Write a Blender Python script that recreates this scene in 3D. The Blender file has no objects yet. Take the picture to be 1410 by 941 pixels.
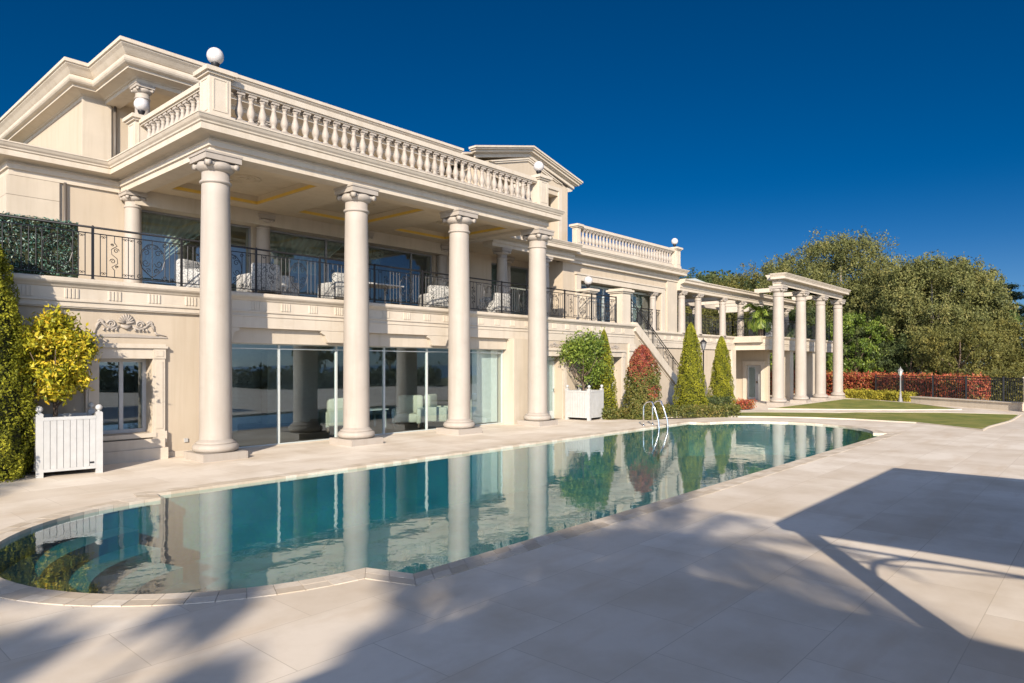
import bpy, bmesh, math, random
import numpy as np
from mathutils import Vector, Matrix, Euler
from mathutils.geometry import tessellate_polygon
PI=math.pi; R=math.radians
random.seed(7); rng=np.random.default_rng(7)
S=bpy.context.scene
COL=S.collection

# ------------------------------------------------------------------ camera, sky, sun, exposure
cam_d=bpy.data.cameras.new('camera'); cam=bpy.data.objects.new('camera',cam_d); COL.objects.link(cam)
cam_d.sensor_width=36; cam_d.lens=24.0; cam_d.shift_y=0.0223; cam_d.clip_end=9000; cam_d.clip_start=0.05
cam.location=(0,0,2.0); cam.rotation_euler=(R(90),0,R(41.61-90)); S.camera=cam
SUN_AZ=R(36.7)          # the light travels this way, measured from +X towards +Y
SUN_EL=R(25)
sun_d=bpy.data.lights.new('sun','SUN'); sun=bpy.data.objects.new('sun',sun_d); COL.objects.link(sun)
sun_d.energy=5.0; sun_d.angle=R(0.53); sun_d.color=(1.0,0.88,0.735)
ldir=Vector((math.cos(SUN_EL)*math.cos(SUN_AZ),math.cos(SUN_EL)*math.sin(SUN_AZ),-math.sin(SUN_EL)))
sun.rotation_euler=ldir.to_track_quat('-Z','Y').to_euler(); sun.location=(-20,-15,20)
W=bpy.data.worlds.new('World'); S.world=W; W.use_nodes=True
nt=W.node_tree; bg=nt.nodes['Background']
sky=nt.nodes.new('ShaderNodeTexSky'); sky.sky_type='NISHITA'; sky.sun_disc=False
sky.sun_elevation=SUN_EL; sky.sun_rotation=math.atan2(-ldir.x,-ldir.y)
sky.altitude=1500; sky.air_density=0.8; sky.dust_density=0.6; sky.ozone_density=6.0
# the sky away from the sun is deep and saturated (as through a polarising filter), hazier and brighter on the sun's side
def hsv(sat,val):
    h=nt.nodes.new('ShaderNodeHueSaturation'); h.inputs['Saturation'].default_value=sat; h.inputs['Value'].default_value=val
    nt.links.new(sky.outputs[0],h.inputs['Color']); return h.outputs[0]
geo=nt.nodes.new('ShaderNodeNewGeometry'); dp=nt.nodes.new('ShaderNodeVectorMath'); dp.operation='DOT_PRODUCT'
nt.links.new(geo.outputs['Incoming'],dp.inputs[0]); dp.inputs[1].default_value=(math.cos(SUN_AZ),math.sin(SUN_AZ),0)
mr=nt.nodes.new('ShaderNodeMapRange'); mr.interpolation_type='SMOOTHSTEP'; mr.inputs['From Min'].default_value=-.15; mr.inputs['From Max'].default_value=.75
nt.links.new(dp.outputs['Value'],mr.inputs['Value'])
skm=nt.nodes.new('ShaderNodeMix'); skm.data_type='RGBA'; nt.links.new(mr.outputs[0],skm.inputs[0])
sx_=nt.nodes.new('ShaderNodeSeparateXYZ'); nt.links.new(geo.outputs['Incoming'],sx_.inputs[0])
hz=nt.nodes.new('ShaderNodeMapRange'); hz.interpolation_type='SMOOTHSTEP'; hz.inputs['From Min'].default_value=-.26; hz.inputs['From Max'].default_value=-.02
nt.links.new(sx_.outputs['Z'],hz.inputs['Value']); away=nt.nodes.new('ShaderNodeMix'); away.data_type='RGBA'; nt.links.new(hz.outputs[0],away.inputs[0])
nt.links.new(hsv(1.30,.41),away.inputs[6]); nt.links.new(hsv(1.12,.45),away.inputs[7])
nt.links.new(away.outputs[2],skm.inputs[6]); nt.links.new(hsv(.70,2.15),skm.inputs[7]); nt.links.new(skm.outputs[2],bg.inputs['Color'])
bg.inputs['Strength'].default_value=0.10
S.view_settings.view_transform='Standard'; S.view_settings.look='None'; S.view_settings.gamma=1
S.view_settings.use_curve_mapping=False; S.view_settings.exposure=0.64
S.render.engine='CYCLES'
S.cycles.max_bounces=10; S.cycles.transparent_max_bounces=16; S.cycles.diffuse_bounces=4; S.cycles.glossy_bounces=5

# ------------------------------------------------------------------ materials
def newmat(name):
    m=bpy.data.materials.new(name); m.use_nodes=True
    return m,m.node_tree,m.node_tree.nodes['Principled BSDF']
def coords(nt,scale=(1,1,1),rot=(0,0,0)):
    g=nt.nodes.new('ShaderNodeNewGeometry'); mp=nt.nodes.new('ShaderNodeMapping')
    mp.inputs['Scale'].default_value=scale; mp.inputs['Rotation'].default_value=rot
    nt.links.new(g.outputs['Position'],mp.inputs['Vector']); return mp.outputs[0]
def noise(nt,vec,scale,detail=4,rough=.55):
    n=nt.nodes.new('ShaderNodeTexNoise'); n.inputs['Scale'].default_value=scale; n.inputs['Detail'].default_value=detail
    n.inputs['Roughness'].default_value=rough; nt.links.new(vec,n.inputs['Vector']); return n.outputs['Fac']
def ramp(nt,fac,stops):
    r=nt.nodes.new('ShaderNodeValToRGB'); e=r.color_ramp.elements
    while len(e)<len(stops): e.new(0.5)
    for i,(p,c) in enumerate(stops): e[i].position=p; e[i].color=(*c,1) if len(c)==3 else c
    nt.links.new(fac,r.inputs[0]); return r.outputs[0]
def mixc(nt,fac,a,b,mode='MIX'):
    m=nt.nodes.new('ShaderNodeMix'); m.data_type='RGBA'; m.blend_type=mode
    if isinstance(fac,(int,float)): m.inputs[0].default_value=fac
    else: nt.links.new(fac,m.inputs[0])
    for i,v in ((6,a),(7,b)):
        if isinstance(v,tuple): m.inputs[i].default_value=(*v,1)
        else: nt.links.new(v,m.inputs[i])
    return m.outputs[2]
def bump(nt,b,h,strength,dist=.01):
    n=nt.nodes.new('ShaderNodeBump'); n.inputs['Strength'].default_value=strength; n.inputs['Distance'].default_value=dist
    nt.links.new(h,n.inputs['Height']); nt.links.new(n.outputs[0],b.inputs['Normal'])
def stone(name,col,var=.12,rough=.75,scale=1.3,stain=.0):
    m,nt,b=newmat(name); v=coords(nt)
    n1=noise(nt,v,scale,5); d=tuple(c*(1-var) for c in col); l=tuple(min(1,c*(1+var)) for c in col)
    c=ramp(nt,n1,[(.3,d),(.7,l)])
    vs=coords(nt,(4,4,.30)); n3=noise(nt,vs,1.2,4,.6)
    c=mixc(nt,ramp(nt,n3,[(.48,(0,0,0)),(.78,(.55,.55,.55))]),c,tuple(x*y for x,y in zip(col,(.80,.77,.72))))
    n2=noise(nt,v,40,3); bump(nt,b,n2,.12,.004)
    if stain:
        g=noise(nt,v,3.2,6,.7); c=mixc(nt,ramp(nt,g,[(.52,(0,0,0)),(.75,(stain,)*3)]),c,(col[0]*.55,col[1]*.40,col[2]*.28))
    nt.links.new(c,b.inputs['Base Color']); b.inputs['Roughness'].default_value=rough
    b.inputs['Specular IOR Level'].default_value=.3
    return m
STONE=stone('cream limestone',(.48,.42,.335),.06)
STONE_COL=stone('pale column limestone',(.365,.325,.28),.05,.6,stain=.12)
STONE_TRIM=stone('moulding limestone',(.52,.46,.375),.06,stain=.16)
STUCCO=stone('ivory stucco',(.455,.385,.295),.04,.85,.7)
CEIL=stone('ceiling plaster',(.56,.47,.34),.03,.8,.7)
def plain(name,col,rough=.5,metal=0,spec=.5):
    m,nt,b=newmat(name); v=coords(nt); n=noise(nt,v,7,3)
    nt.links.new(ramp(nt,n,[(.3,tuple(c*.93 for c in col)),(.7,tuple(min(1,c*1.05) for c in col))]),b.inputs['Base Color'])
    b.inputs['Roughness'].default_value=rough; b.inputs['Metallic'].default_value=metal; b.inputs['Specular IOR Level'].default_value=spec
    return m
IRON=plain('black wrought iron',(.018,.018,.02),.45,.3)
GREYPOST=plain('grey painted post',(.22,.22,.22),.5)
WHITE=plain('white lacquered wood',(.43,.43,.415),.4)
FRAME=plain('pale window frame',(.48,.52,.50),.35)
DARKROOM=plain('dark interior wall',(.46,.46,.42),.8)
ROOMFLOOR=plain('interior floor',(.30,.27,.22),.35)
CURTAIN=plain('grey green curtain',(.27,.30,.25),.9)
PALEBLIND=plain('pale roller blind',(.62,.64,.60),.8)
COVE_GLOW=plain('painted yellow cove glow',(.72,.47,.08),.5)  # glow of the lit yellow coves put into the base colour
CHROME=plain('polished steel',(.75,.74,.71),.15,1)
GLOBE=plain('opal glass',(.55,.53,.52),.25)
BARK=plain('brown bark',(.12,.085,.06),.9)
PALEBARK=plain('pale eucalyptus bark',(.30,.26,.21),.9)
SOIL=plain('dark soil',(.06,.045,.03),.95)
PINKCHAIR=plain('pale green upholstery',(.50,.50,.40),.85)
PIPE=plain('dark downspout',(.10,.085,.07),.5)
def m_deck():
    m,nt,b=newmat('limestone paving'); v=coords(nt)
    br=nt.nodes.new('ShaderNodeTexBrick'); nt.links.new(v,br.inputs['Vector'])
    br.inputs['Scale'].default_value=1; br.inputs['Brick Width'].default_value=1.2; br.inputs['Row Height'].default_value=.8
    br.inputs['Mortar Size'].default_value=.0035; br.inputs['Mortar Smooth'].default_value=.2; br.offset=.5
    br.inputs['Color1'].default_value=(.65,.565,.46,1); br.inputs['Color2'].default_value=(.76,.685,.58,1); br.inputs['Mortar'].default_value=(.49,.42,.33,1)
    n=noise(nt,v,.9,6,.6); c=mixc(nt,ramp(nt,n,[(.42,(0,0,0)),(.72,(.75,.75,.75))]),br.outputs[0],(.50,.405,.29))
    n2=noise(nt,v,9,5,.65); c=mixc(nt,ramp(nt,n2,[(.45,(0,0,0)),(.8,(.28,.28,.28))]),c,(.60,.52,.42))
    vs=coords(nt,(.6,3.0,1),(0,0,.25)); n4=noise(nt,vs,.7,4,.6); c=mixc(nt,ramp(nt,n4,[(.56,(0,0,0)),(.70,(.42,.42,.42))]),c,(.55,.43,.30))
    nt.links.new(c,b.inputs['Base Color']); b.inputs['Roughness'].default_value=.62; b.inputs['Specular IOR Level'].default_value=.35
    n3=noise(nt,v,30,4); bump(nt,b,n3,.08,.004); return m
DECK=m_deck()
def m_coping():
    m,nt,b=newmat('travertine coping'); at=nt.nodes.new('ShaderNodeAttribute'); at.attribute_name='tone'
    v=coords(nt); c=ramp(nt,at.outputs['Fac'],[(0,(.47,.39,.29)),(.5,(.57,.49,.385)),(1,(.66,.585,.48))])
    n=noise(nt,v,14,5,.65); c=mixc(nt,ramp(nt,n,[(.4,(0,0,0)),(.75,(.45,.45,.45))]),c,(.40,.32,.23))
    nt.links.new(c,b.inputs['Base Color']); b.inputs['Roughness'].default_value=.65; return m
COPING=m_coping()
def m_pool():
    m,nt,b=newmat('teal pool mosaic'); v=coords(nt)
    n=noise(nt,v,1.6,4); c=ramp(nt,n,[(.3,(.008,.095,.112)),(.7,(.022,.155,.17))])
    vo=nt.nodes.new('ShaderNodeTexVoronoi'); vo.inputs['Scale'].default_value=26; nt.links.new(v,vo.inputs['Vector'])
    c=mixc(nt,.15,c,vo.outputs['Color'],'SOFT_LIGHT')
    nt.links.new(c,b.inputs['Base Color']); b.inputs['Roughness'].default_value=.4; return m
POOLTILE=m_pool()
def front_only(nt,fac):
    g=nt.nodes.new('ShaderNodeNewGeometry'); iv=nt.nodes.new('ShaderNodeMath'); iv.operation='SUBTRACT'; iv.inputs[0].default_value=1; nt.links.new(g.outputs['Backfacing'],iv.inputs[1])
    mu=nt.nodes.new('ShaderNodeMath'); mu.operation='MULTIPLY'; nt.links.new(fac,mu.inputs[0]); nt.links.new(iv.outputs[0],mu.inputs[1]); return mu.outputs[0]
def m_water():
    m,nt,b=newmat('pool water'); nt.nodes.remove(b); out=nt.nodes['Material Output']
    tr=nt.nodes.new('ShaderNodeBsdfTransparent'); tr.inputs[0].default_value=(.70,.90,.92,1)
    gl=nt.nodes.new('ShaderNodeBsdfGlossy'); gl.inputs['Roughness'].default_value=.0; gl.inputs['Color'].default_value=(.93,.97,.97,1)
    fr=nt.nodes.new('ShaderNodeFresnel'); fr.inputs['IOR'].default_value=2.05
    v=coords(nt,(1.0,1.0,1)); n=noise(nt,v,2.6,2,.5); v2=coords(nt,(1,1,1)); n2=noise(nt,v2,11,2,.5)
    ad=nt.nodes.new('ShaderNodeMath'); ad.operation='MULTIPLY_ADD'; nt.links.new(n2,ad.inputs[0]); ad.inputs[1].default_value=.16; nt.links.new(n,ad.inputs[2])
    bp=nt.nodes.new('ShaderNodeBump'); bp.inputs['Strength'].default_value=1; bp.inputs['Distance'].default_value=.0026
    nt.links.new(ad.outputs[0],bp.inputs['Height'])
    nt.links.new(bp.outputs[0],gl.inputs['Normal']); nt.links.new(bp.outputs[0],fr.inputs['Normal'])
    mx=nt.nodes.new('ShaderNodeMixShader'); nt.links.new(front_only(nt,fr.outputs[0]),mx.inputs[0]); nt.links.new(tr.outputs[0],mx.inputs[1]); nt.links.new(gl.outputs[0],mx.inputs[2])
    nt.links.new(mx.outputs[0],out.inputs[0]); return m
WATER=m_water()
def m_glass(name,tint,ior):
    m,nt,b=newmat(name); nt.nodes.remove(b); out=nt.nodes['Material Output']
    tr=nt.nodes.new('ShaderNodeBsdfTransparent'); tr.inputs[0].default_value=(*tint,1)
    gl=nt.nodes.new('ShaderNodeBsdfGlossy'); gl.inputs['Roughness'].default_value=.01; gl.inputs['Color'].default_value=(.78,.91,1,1)
    fr=nt.nodes.new('ShaderNodeFresnel'); fr.inputs['IOR'].default_value=ior
    v=coords(nt); n=noise(nt,v,.5,1); bp=nt.nodes.new('ShaderNodeBump'); bp.inputs['Strength'].default_value=.5; bp.inputs['Distance'].default_value=.01
    nt.links.new(n,bp.inputs['Height']); nt.links.new(bp.outputs[0],gl.inputs['Normal'])
    mx=nt.nodes.new('ShaderNodeMixShader'); nt.links.new(front_only(nt,fr.outputs[0]),mx.inputs[0]); nt.links.new(tr.outputs[0],mx.inputs[1]); nt.links.new(gl.outputs[0],mx.inputs[2])
    nt.links.new(mx.outputs[0],out.inputs[0]); return m
GLASS=m_glass('window glass',(.87,.92,.915),2.5)
def m_leaf(name,cols,rough=.55,nscale=1.2):
    m,nt,b=newmat(name); at=nt.nodes.new('ShaderNodeAttribute'); at.attribute_name='tone'
    v=coords(nt); n=noise(nt,v,nscale,3)
    ad=nt.nodes.new('ShaderNodeMath'); ad.operation='MULTIPLY_ADD'; nt.links.new(n,ad.inputs[0]); ad.inputs[1].default_value=.9
    sb=nt.nodes.new('ShaderNodeMath'); sb.operation='SUBTRACT'; nt.links.new(at.outputs['Fac'],sb.inputs[0]); sb.inputs[1].default_value=.45
    nt.links.new(sb.outputs[0],ad.inputs[2])
    k=len(cols); c=ramp(nt,ad.outputs[0],[(i/(k-1),x) for i,x in enumerate(cols)])
    nt.links.new(c,b.inputs['Base Color']); b.inputs['Roughness'].default_value=rough; b.inputs['Specular IOR Level'].default_value=.25
    tl=nt.nodes.new('ShaderNodeBsdfTranslucent'); nt.links.new(c,tl.inputs[0])
    mx=nt.nodes.new('ShaderNodeMixShader'); mx.inputs[0].default_value=.22; out=nt.nodes['Material Output']
    nt.links.new(b.outputs[0],mx.inputs[1]); nt.links.new(tl.outputs[0],mx.inputs[2]); nt.links.new(mx.outputs[0],out.inputs[0])
    return m
L_CITRUS=m_leaf('citrus leaves',[(.08,.11,.014),(.27,.27,.02),(.50,.43,.03),(.60,.40,.035)],.4)
L_CITRUSG=m_leaf('green citrus leaves',[(.04,.07,.015),(.12,.18,.03),(.30,.36,.06)],.4)
L_THUJA=m_leaf('golden thuja foliage',[(.05,.065,.008),(.19,.20,.014),(.36,.34,.025)],.7,3)
L_PHOT=m_leaf('photinia leaves',[(.06,.08,.02),(.13,.14,.03),(.22,.17,.05)],.5,2)
L_RED=m_leaf('red photinia leaves',[(.16,.035,.03),(.36,.07,.045),(.48,.16,.06),(.20,.19,.05)],.5,1.5)
L_MAROON=m_leaf('maroon photinia leaves',[(.09,.025,.02),(.24,.05,.04),(.36,.10,.05),(.15,.15,.04)],.5,1.8)
L_YELL=m_leaf('yellow hedge leaves',[(.14,.14,.02),(.36,.32,.04),(.5,.42,.05)],.6,2)
L_EUC=m_leaf('olive grey foliage',[(.042,.055,.02),(.11,.12,.038),(.19,.19,.06),(.25,.21,.07)],.6,.30)
L_OAK=m_leaf('dark evergreen foliage',[(.025,.04,.014),(.06,.085,.03),(.12,.14,.04)],.6,.4)
L_OLIVE=m_leaf('yellow olive foliage',[(.06,.065,.018),(.13,.13,.035),(.24,.205,.05)],.6,.4)
L_PALM=m_leaf('palm fronds',[(.03,.06,.02),(.08,.13,.04),(.16,.20,.05)],.4)
L_PINE=m_leaf('blue green needles',[(.02,.04,.03),(.05,.08,.055)],.7)
L_FAKE=m_leaf('artificial hedge leaves',[(.015,.06,.04),(.08,.19,.14),(.42,.52,.44)],.5,6)
def m_lawn():
    m,nt,b=newmat('lawn'); v=coords(nt); n=noise(nt,v,1.1,5,.6); n2=noise(nt,v,30,4,.7)
    c=ramp(nt,n,[(.3,(.09,.125,.014)),(.5,(.17,.185,.024)),(.72,(.30,.25,.07))])
    c=mixc(nt,.5,c,ramp(nt,n2,[(.2,(.25,.25,.25)),(.8,(.85,.85,.85))]),'OVERLAY')
    nt.links.new(c,b.inputs['Base Color']); b.inputs['Roughness'].default_value=.9; bump(nt,b,n2,.8,.04); return m
LAWN=m_lawn()
GROUND=stone('garden earth',(.12,.12,.05),.3,.95,.05)
HILLM=stone('wooded hillside earth',(.05,.06,.025),.3,.95,.05)
SEA=plain('sea water',(.02,.07,.14),.2)
def m_fabric():
    m,nt,b=newmat('black and white patterned fabric'); v=coords(nt); vo=nt.nodes.new('ShaderNodeTexVoronoi'); vo.feature='DISTANCE_TO_EDGE'
    vo.inputs['Scale'].default_value=15; nt.links.new(v,vo.inputs['Vector'])
    n=noise(nt,v,16,2); ad=nt.nodes.new('ShaderNodeMath'); ad.operation='MULTIPLY'; nt.links.new(n,ad.inputs[0]); nt.links.new(vo.outputs[0],ad.inputs[1])
    nt.links.new(ramp(nt,ad.outputs[0],[(.012,(.09,.10,.11)),(.035,(.40,.395,.37))]),b.inputs['Base Color']); b.inputs['Roughness'].default_value=.9; return m
FABRIC=m_fabric()
SHADE=plain('pale blue sun sail',(.50,.54,.56),.8)

# ------------------------------------------------------------------ helpers
def empty(name,loc=(0,0,0),rz=0):
    o=bpy.data.objects.new(name,None); COL.objects.link(o); o.location=loc; o.rotation_euler=(0,0,rz); o.empty_display_size=.3; return o
def tag(o,label=None,cat=None,group=None,kind=None):
    if label: o['label']=label
    if cat: o['category']=cat
    if group: o['group']=group
    if kind: o['kind']=kind
    return o
def wl(o):
    v=Vector((0,0,0))
    while o: v+=Vector(o.location); o=o.parent
    return v
class MB:
    def __init__(s): s.v=[]; s.f=[]; s.sm=[]; s.tone=None
    def add(s,vs,fs,smooth=False):
        n=len(s.v); s.v+= [tuple(p) for p in vs]; s.f+=[tuple(i+n for i in f) for f in fs]; s.sm+=[smooth]*len(fs); return s
    def box(s,x0,x1,y0,y1,z0,z1):
        v=[(x,y,z) for z in (z0,z1) for y in (y0,y1) for x in (x0,x1)]
        return s.add(v,[(0,2,3,1),(4,5,7,6),(0,1,5,4),(2,6,7,3),(0,4,6,2),(1,3,7,5)])
    def cbox(s,x,y,z,w,d,h): return s.box(x-w/2,x+w/2,y-d/2,y+d/2,z,z+h)
    def lathe(s,x,y,prof,n=24,z=0,smooth=True):
        vs=[];fs=[]
        for r,h in prof:
            for i in range(n): a=2*PI*i/n; vs.append((x+r*math.cos(a),y+r*math.sin(a),z+h))
        for k in range(len(prof)-1):
            for i in range(n): j=(i+1)%n; fs.append((k*n+i,k*n+j,(k+1)*n+j,(k+1)*n+i))
        m=len(vs); fs2=[tuple(range(n-1,-1,-1)),tuple(range(m-n,m))]
        s.add(vs,fs,smooth); n0=len(s.v)-len(vs)
        for f in fs2: s.f.append(tuple(i+n0 for i in f)); s.sm.append(False)
        return s
    def tube(s,pts,r,n=6,closed=False,smooth=True):
        pts=[Vector(p) for p in pts]; m=len(pts); rr=r if isinstance(r,(list,tuple)) else [r]*m
        vs=[];fs=[]; up=None
        for i,p in enumerate(pts):
            a=pts[i-1] if i>0 else (pts[-1] if closed else p); b=pts[i+1] if i<m-1 else (pts[0] if closed else p)
            t=(b-a)
            if t.length<1e-9: t=Vector((0,0,1))
            t.normalize()
            if up is None: up=t.orthogonal().normalized()
            up=(up-t*up.dot(t))
            if up.length<1e-6: up=t.orthogonal()
            up.normalize(); w=t.cross(up)
            for k in range(n): q=2*PI*k/n+PI/4; vs.append(p+(up*math.cos(q)+w*math.sin(q))*rr[i])
        for i in range(m if closed else m-1):
            j=(i+1)%m
            for k in range(n): l=(k+1)%n; fs.append((i*n+k,i*n+l,j*n+l,j*n+k))
        if not closed: fs+= [tuple(range(n-1,-1,-1)),tuple(range((m-1)*n,m*n))]
        return s.add(vs,fs,smooth)
    def prism(s,poly,axis,a,b):
        # poly in the plane, extruded along axis between a and b.  axis 'x': poly=(y,z); 'y': poly=(x,z); 'z': poly=(x,y)
        def P(p,t): return {'x':(t,p[0],p[1]),'y':(p[0],t,p[1]),'z':(p[0],p[1],t)}[axis]
        n=len(poly); vs=[P(p,a) for p in poly]+[P(p,b) for p in poly]
        fs=[tuple(range(n)),tuple(range(2*n-1,n-1,-1))]+[(i,i+n,(i+1)%n+n,(i+1)%n) for i in range(n)]
        return s.add(vs,fs)
    def sweep(s,prof,path,closed=False):
        # prof: closed polygon of (out,z); path: (x,y) points, outward to the right of travel
        m=len(path); k=len(prof); vs=[]; fs=[]
        P=[Vector((p[0],p[1])) for p in path]
        for i in range(m):
            d1=(P[i]-P[i-1]) if (i>0 or closed) else None; d2=(P[(i+1)%m]-P[i]) if (i<m-1 or closed) else None
            if d1 is None: d1=d2
            if d2 is None: d2=d1
            d1=d1.normalized(); d2=d2.normalized(); n1=Vector((d1.y,-d1.x)); n2=Vector((d2.y,-d2.x))
            o=(n1+n2)/(1+n1.dot(n2))
            for out,z in prof: q=P[i]+o*out; vs.append((q.x,q.y,z))
        for i in range(m if closed else m-1):
            j=(i+1)%m
            for a in range(k): b=(a+1)%k; fs.append((i*k+a,i*k+b,j*k+b,j*k+a))
        if not closed: fs+=[tuple(range(k)),tuple(range(m*k-1,(m-1)*k-1,-1))]
        return s.add(vs,fs)
    def build(s,name,mat,parent=None,loc=None,recalc=True):
        me=bpy.data.meshes.new(name); o=bpy.data.objects.new(name,me); COL.objects.link(o)
        off=Vector((0,0,0)); vs=s.v
        if parent is not None:
            o.parent=parent; w=wl(parent)
            if loc is not None: o.location=Vector(loc)-w
            else: vs=[(a-w.x,b-w.y,c-w.z) for a,b,c in vs]
        elif loc is not None: o.location=loc
        me.from_pydata(vs,[],s.f); me.polygons.foreach_set('use_smooth',s.sm)
        if recalc:
            bm=bmesh.new(); bm.from_mesh(me); bmesh.ops.recalc_face_normals(bm,faces=bm.faces); bm.to_mesh(me); bm.free()
        if s.tone is not None:
            at=me.attributes.new('tone','FLOAT','FACE'); at.data.foreach_set('value',s.tone)
        me.materials.append(mat); me.update(); return o
def thing_mesh(mb,name,mat,label,cat,loc,group=None,kind=None):
    o=mb.build(name,mat,None,loc); return tag(o,label,cat,group,kind)
def copy_tree(o,parent=None):
    c=o.copy(); COL.objects.link(c); c.parent=parent
    for ch in list(o.children): copy_tree(ch,c)
    return c
def wallgrid(mb,axis,a,b,u0,u1,z0,z1,holes):
    # wall slab between planes a..b of the other axis, spanning u0..u1, z0..z1 with rectangular holes (u0,u1,z0,z1)
    us=sorted({u0,u1,*[h[0] for h in holes],*[h[1] for h in holes]}); zs=sorted({z0,z1,*[h[2] for h in holes],*[h[3] for h in holes]})
    for i in range(len(us)-1):
        run=None
        for j in range(len(zs)-1):
            cu=(us[i]+us[i+1])/2; cz=(zs[j]+zs[j+1])/2
            inh=any(h[0]<cu<h[1] and h[2]<cz<h[3] for h in holes)
            if not inh:
                if run is None: run=[zs[j],zs[j+1]]
                else: run[1]=zs[j+1]
            if (inh or j==len(zs)-2) and run:
                if axis=='y': mb.box(us[i],us[i+1],a,b,run[0],run[1])
                else: mb.box(a,b,us[i],us[i+1],run[0],run[1])
                run=None
    return mb
def gz(x): return 0.0 if x<26 else (-.3 if x>34 else -.3*(x-26)/8)

# ------------------------------------------------------------------ ground, deck, pool
YC=8.05
def arc(cx,cy,r,a0,a1,n): return [(cx+r*math.cos(R(a0+(a1-a0)*i/n)),cy+r*math.sin(R(a0+(a1-a0)*i/n))) for i in range(n+1)]
def pool_outline(o=0.0):
    # counter-clockwise seen from above; o = offset outwards
    p=[]
    p+= [(4.22-o,5.0-o),(21.95+o,4.96-o)]
    p+= arc(21.35,7.95,2.68+o,-80,80,26)
    p+= [(21.75+o,11.12+o),(4.22-o,11.12+o)]
    p+= arc(4.18,8.12,2.62+o,91,267,36)
    return p
pin=pool_outline(0.0)
def offset_poly(poly,d):
    n=len(poly); out=[]
    for i in range(n):
        a=Vector(poly[i-1]);b=Vector(poly[i]);c=Vector(poly[(i+1)%n]); d1=(b-a).normalized(); d2=(c-b).normalized()
        n1=Vector((d1.y,-d1.x)); n2=Vector((d2.y,-d2.x)); k=1+n1.dot(n2); o=(n1+n2)/max(k,.5); q=b+o*d; out.append((q.x,q.y))
    return out
pout=offset_poly(pin,.27)
def sheet(name,outer,holes,z,mat,kind='structure'):
    loops=[[Vector((x,y,0)) for x,y in outer]]+[[Vector((x,y,0)) for x,y in h] for h in holes]
    tris=tessellate_polygon(loops); flat=[v for l in loops for v in l]
    mb=MB(); mb.add([(v.x,v.y,z) for v in flat],[tuple(t) for t in tris])
    o=mb.build(name,mat); 
    bm=bmesh.new(); bm.from_mesh(o.data); bmesh.ops.recalc_face_normals(bm,faces=bm.faces)
    for f in bm.faces:
        if f.normal.z<0: f.normal_flip()
    bm.to_mesh(o.data); bm.free(); return tag(o,kind=kind)
sheet('pool_deck',[(-30,-25),(26,-25),(26,22),(-30,22)],[pout],0.0,DECK)
deckhole=[(-29.9,-24.9),(25.99,-24.9),(25.99,21.9),(-29.9,21.9)]
sheet('ground',[(-3000,-60),(4000,-60),(4000,4000),(-3000,4000)],[deckhole],-.36,GROUND)
# shoreline bank and the sea behind the camera (mirrored in the window panes)
tag(MB().box(-3000,4000,-3500,-60.01,-9.0,-8.5).build('sea',SEA),kind='structure')
tag(MB().add([(-3000,-60,-.36),(4000,-60,-.36),(4000,-85,-9.2),(-3000,-85,-9.2)],[(0,1,2,3)]).build('shore_bank',GROUND),kind='structure')
# coping of separate stones
mb=MB(); tones=[]
def coping_strip(inner,outer):
    n=len(inner)
    for i in range(n):
        a,b=Vector(inner[i]),Vector(inner[(i+1)%n]); c,d=Vector(outer[i]),Vector(outer[(i+1)%n])
        L=(b-a).length; k=max(1,round(L/.22))
        for j in range(k):
            g=.0025/max(L/k,.05); t0=j/k+g/k; t1=(j+1)/k-g/k
            q=[a.lerp(b,t0),a.lerp(b,t1),c.lerp(d,t1),c.lerp(d,t0)]
            z=.006+random.uniform(0,.002)
            n0=len(mb.v)
            mb.add([(p.x,p.y,z) for p in q]+[(p.x,p.y,-.09) for p in q],[(0,1,2,3),(0,4,5,1),(1,5,6,2),(2,6,7,3),(3,7,4,0)])
            tones.extend([random.random()]*5)
pmid=offset_poly(pin,.03)
coping_strip(offset_poly(pin,-.02),offset_poly(pin,.12)); coping_strip(offset_poly(pin,.123),offset_poly(pin,.265))
mb.tone=tones
tag(mb.build('pool_coping',COPING),kind='structure')
# under-coping bed so no gap shows
def ring(name,inner,outer,z,mat):
    n=len(inner); m=MB(); m.add([(x,y,z) for x,y in inner]+[(x,y,z) for x,y in outer],[(i,(i+1)%n,(i+1)%n+n,i+n) for i in range(n)]); return tag(m.build(name,mat),kind='structure')
ring('coping_mortar',offset_poly(pin,.002),offset_poly(pin,.30),-.012,STONE_TRIM)
# basin
n=len(pin); m=MB(); m.add([(x,y,-.10) for x,y in pin]+[(x,y,-1.15) for x,y in pin],[(i,(i+1)%n,(i+1)%n+n,i+n) for i in range(n)])
m.add([(x,y,-.015) for x,y in pin]+[(x,y,-.10) for x,y in pin],[(i,(i+1)%n,(i+1)%n+n,i+n) for i in range(n)])
tris=tessellate_polygon([[Vector((x,y,0)) for x,y in pin]]); m.add([(x,y,-1.15) for x,y in pin],[tuple(t) for t in tris])
tag(m.build('pool_basin',POOLTILE),kind='structure')
m=MB()
for k,(r) in enumerate((2.2,1.75,1.3,.85)):
    pts=arc(4.22,YC,2.62-.02,105,255,24); inn=arc(4.22,YC,r,105,255,24); inn=inn[::-1]
    m.prism(pts+inn,'z',-1.149,-.30-.20*k)
tag(m.build('pool_steps',POOLTILE),kind='structure')
sheet('water',pin,[],-.035,WATER)

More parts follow.
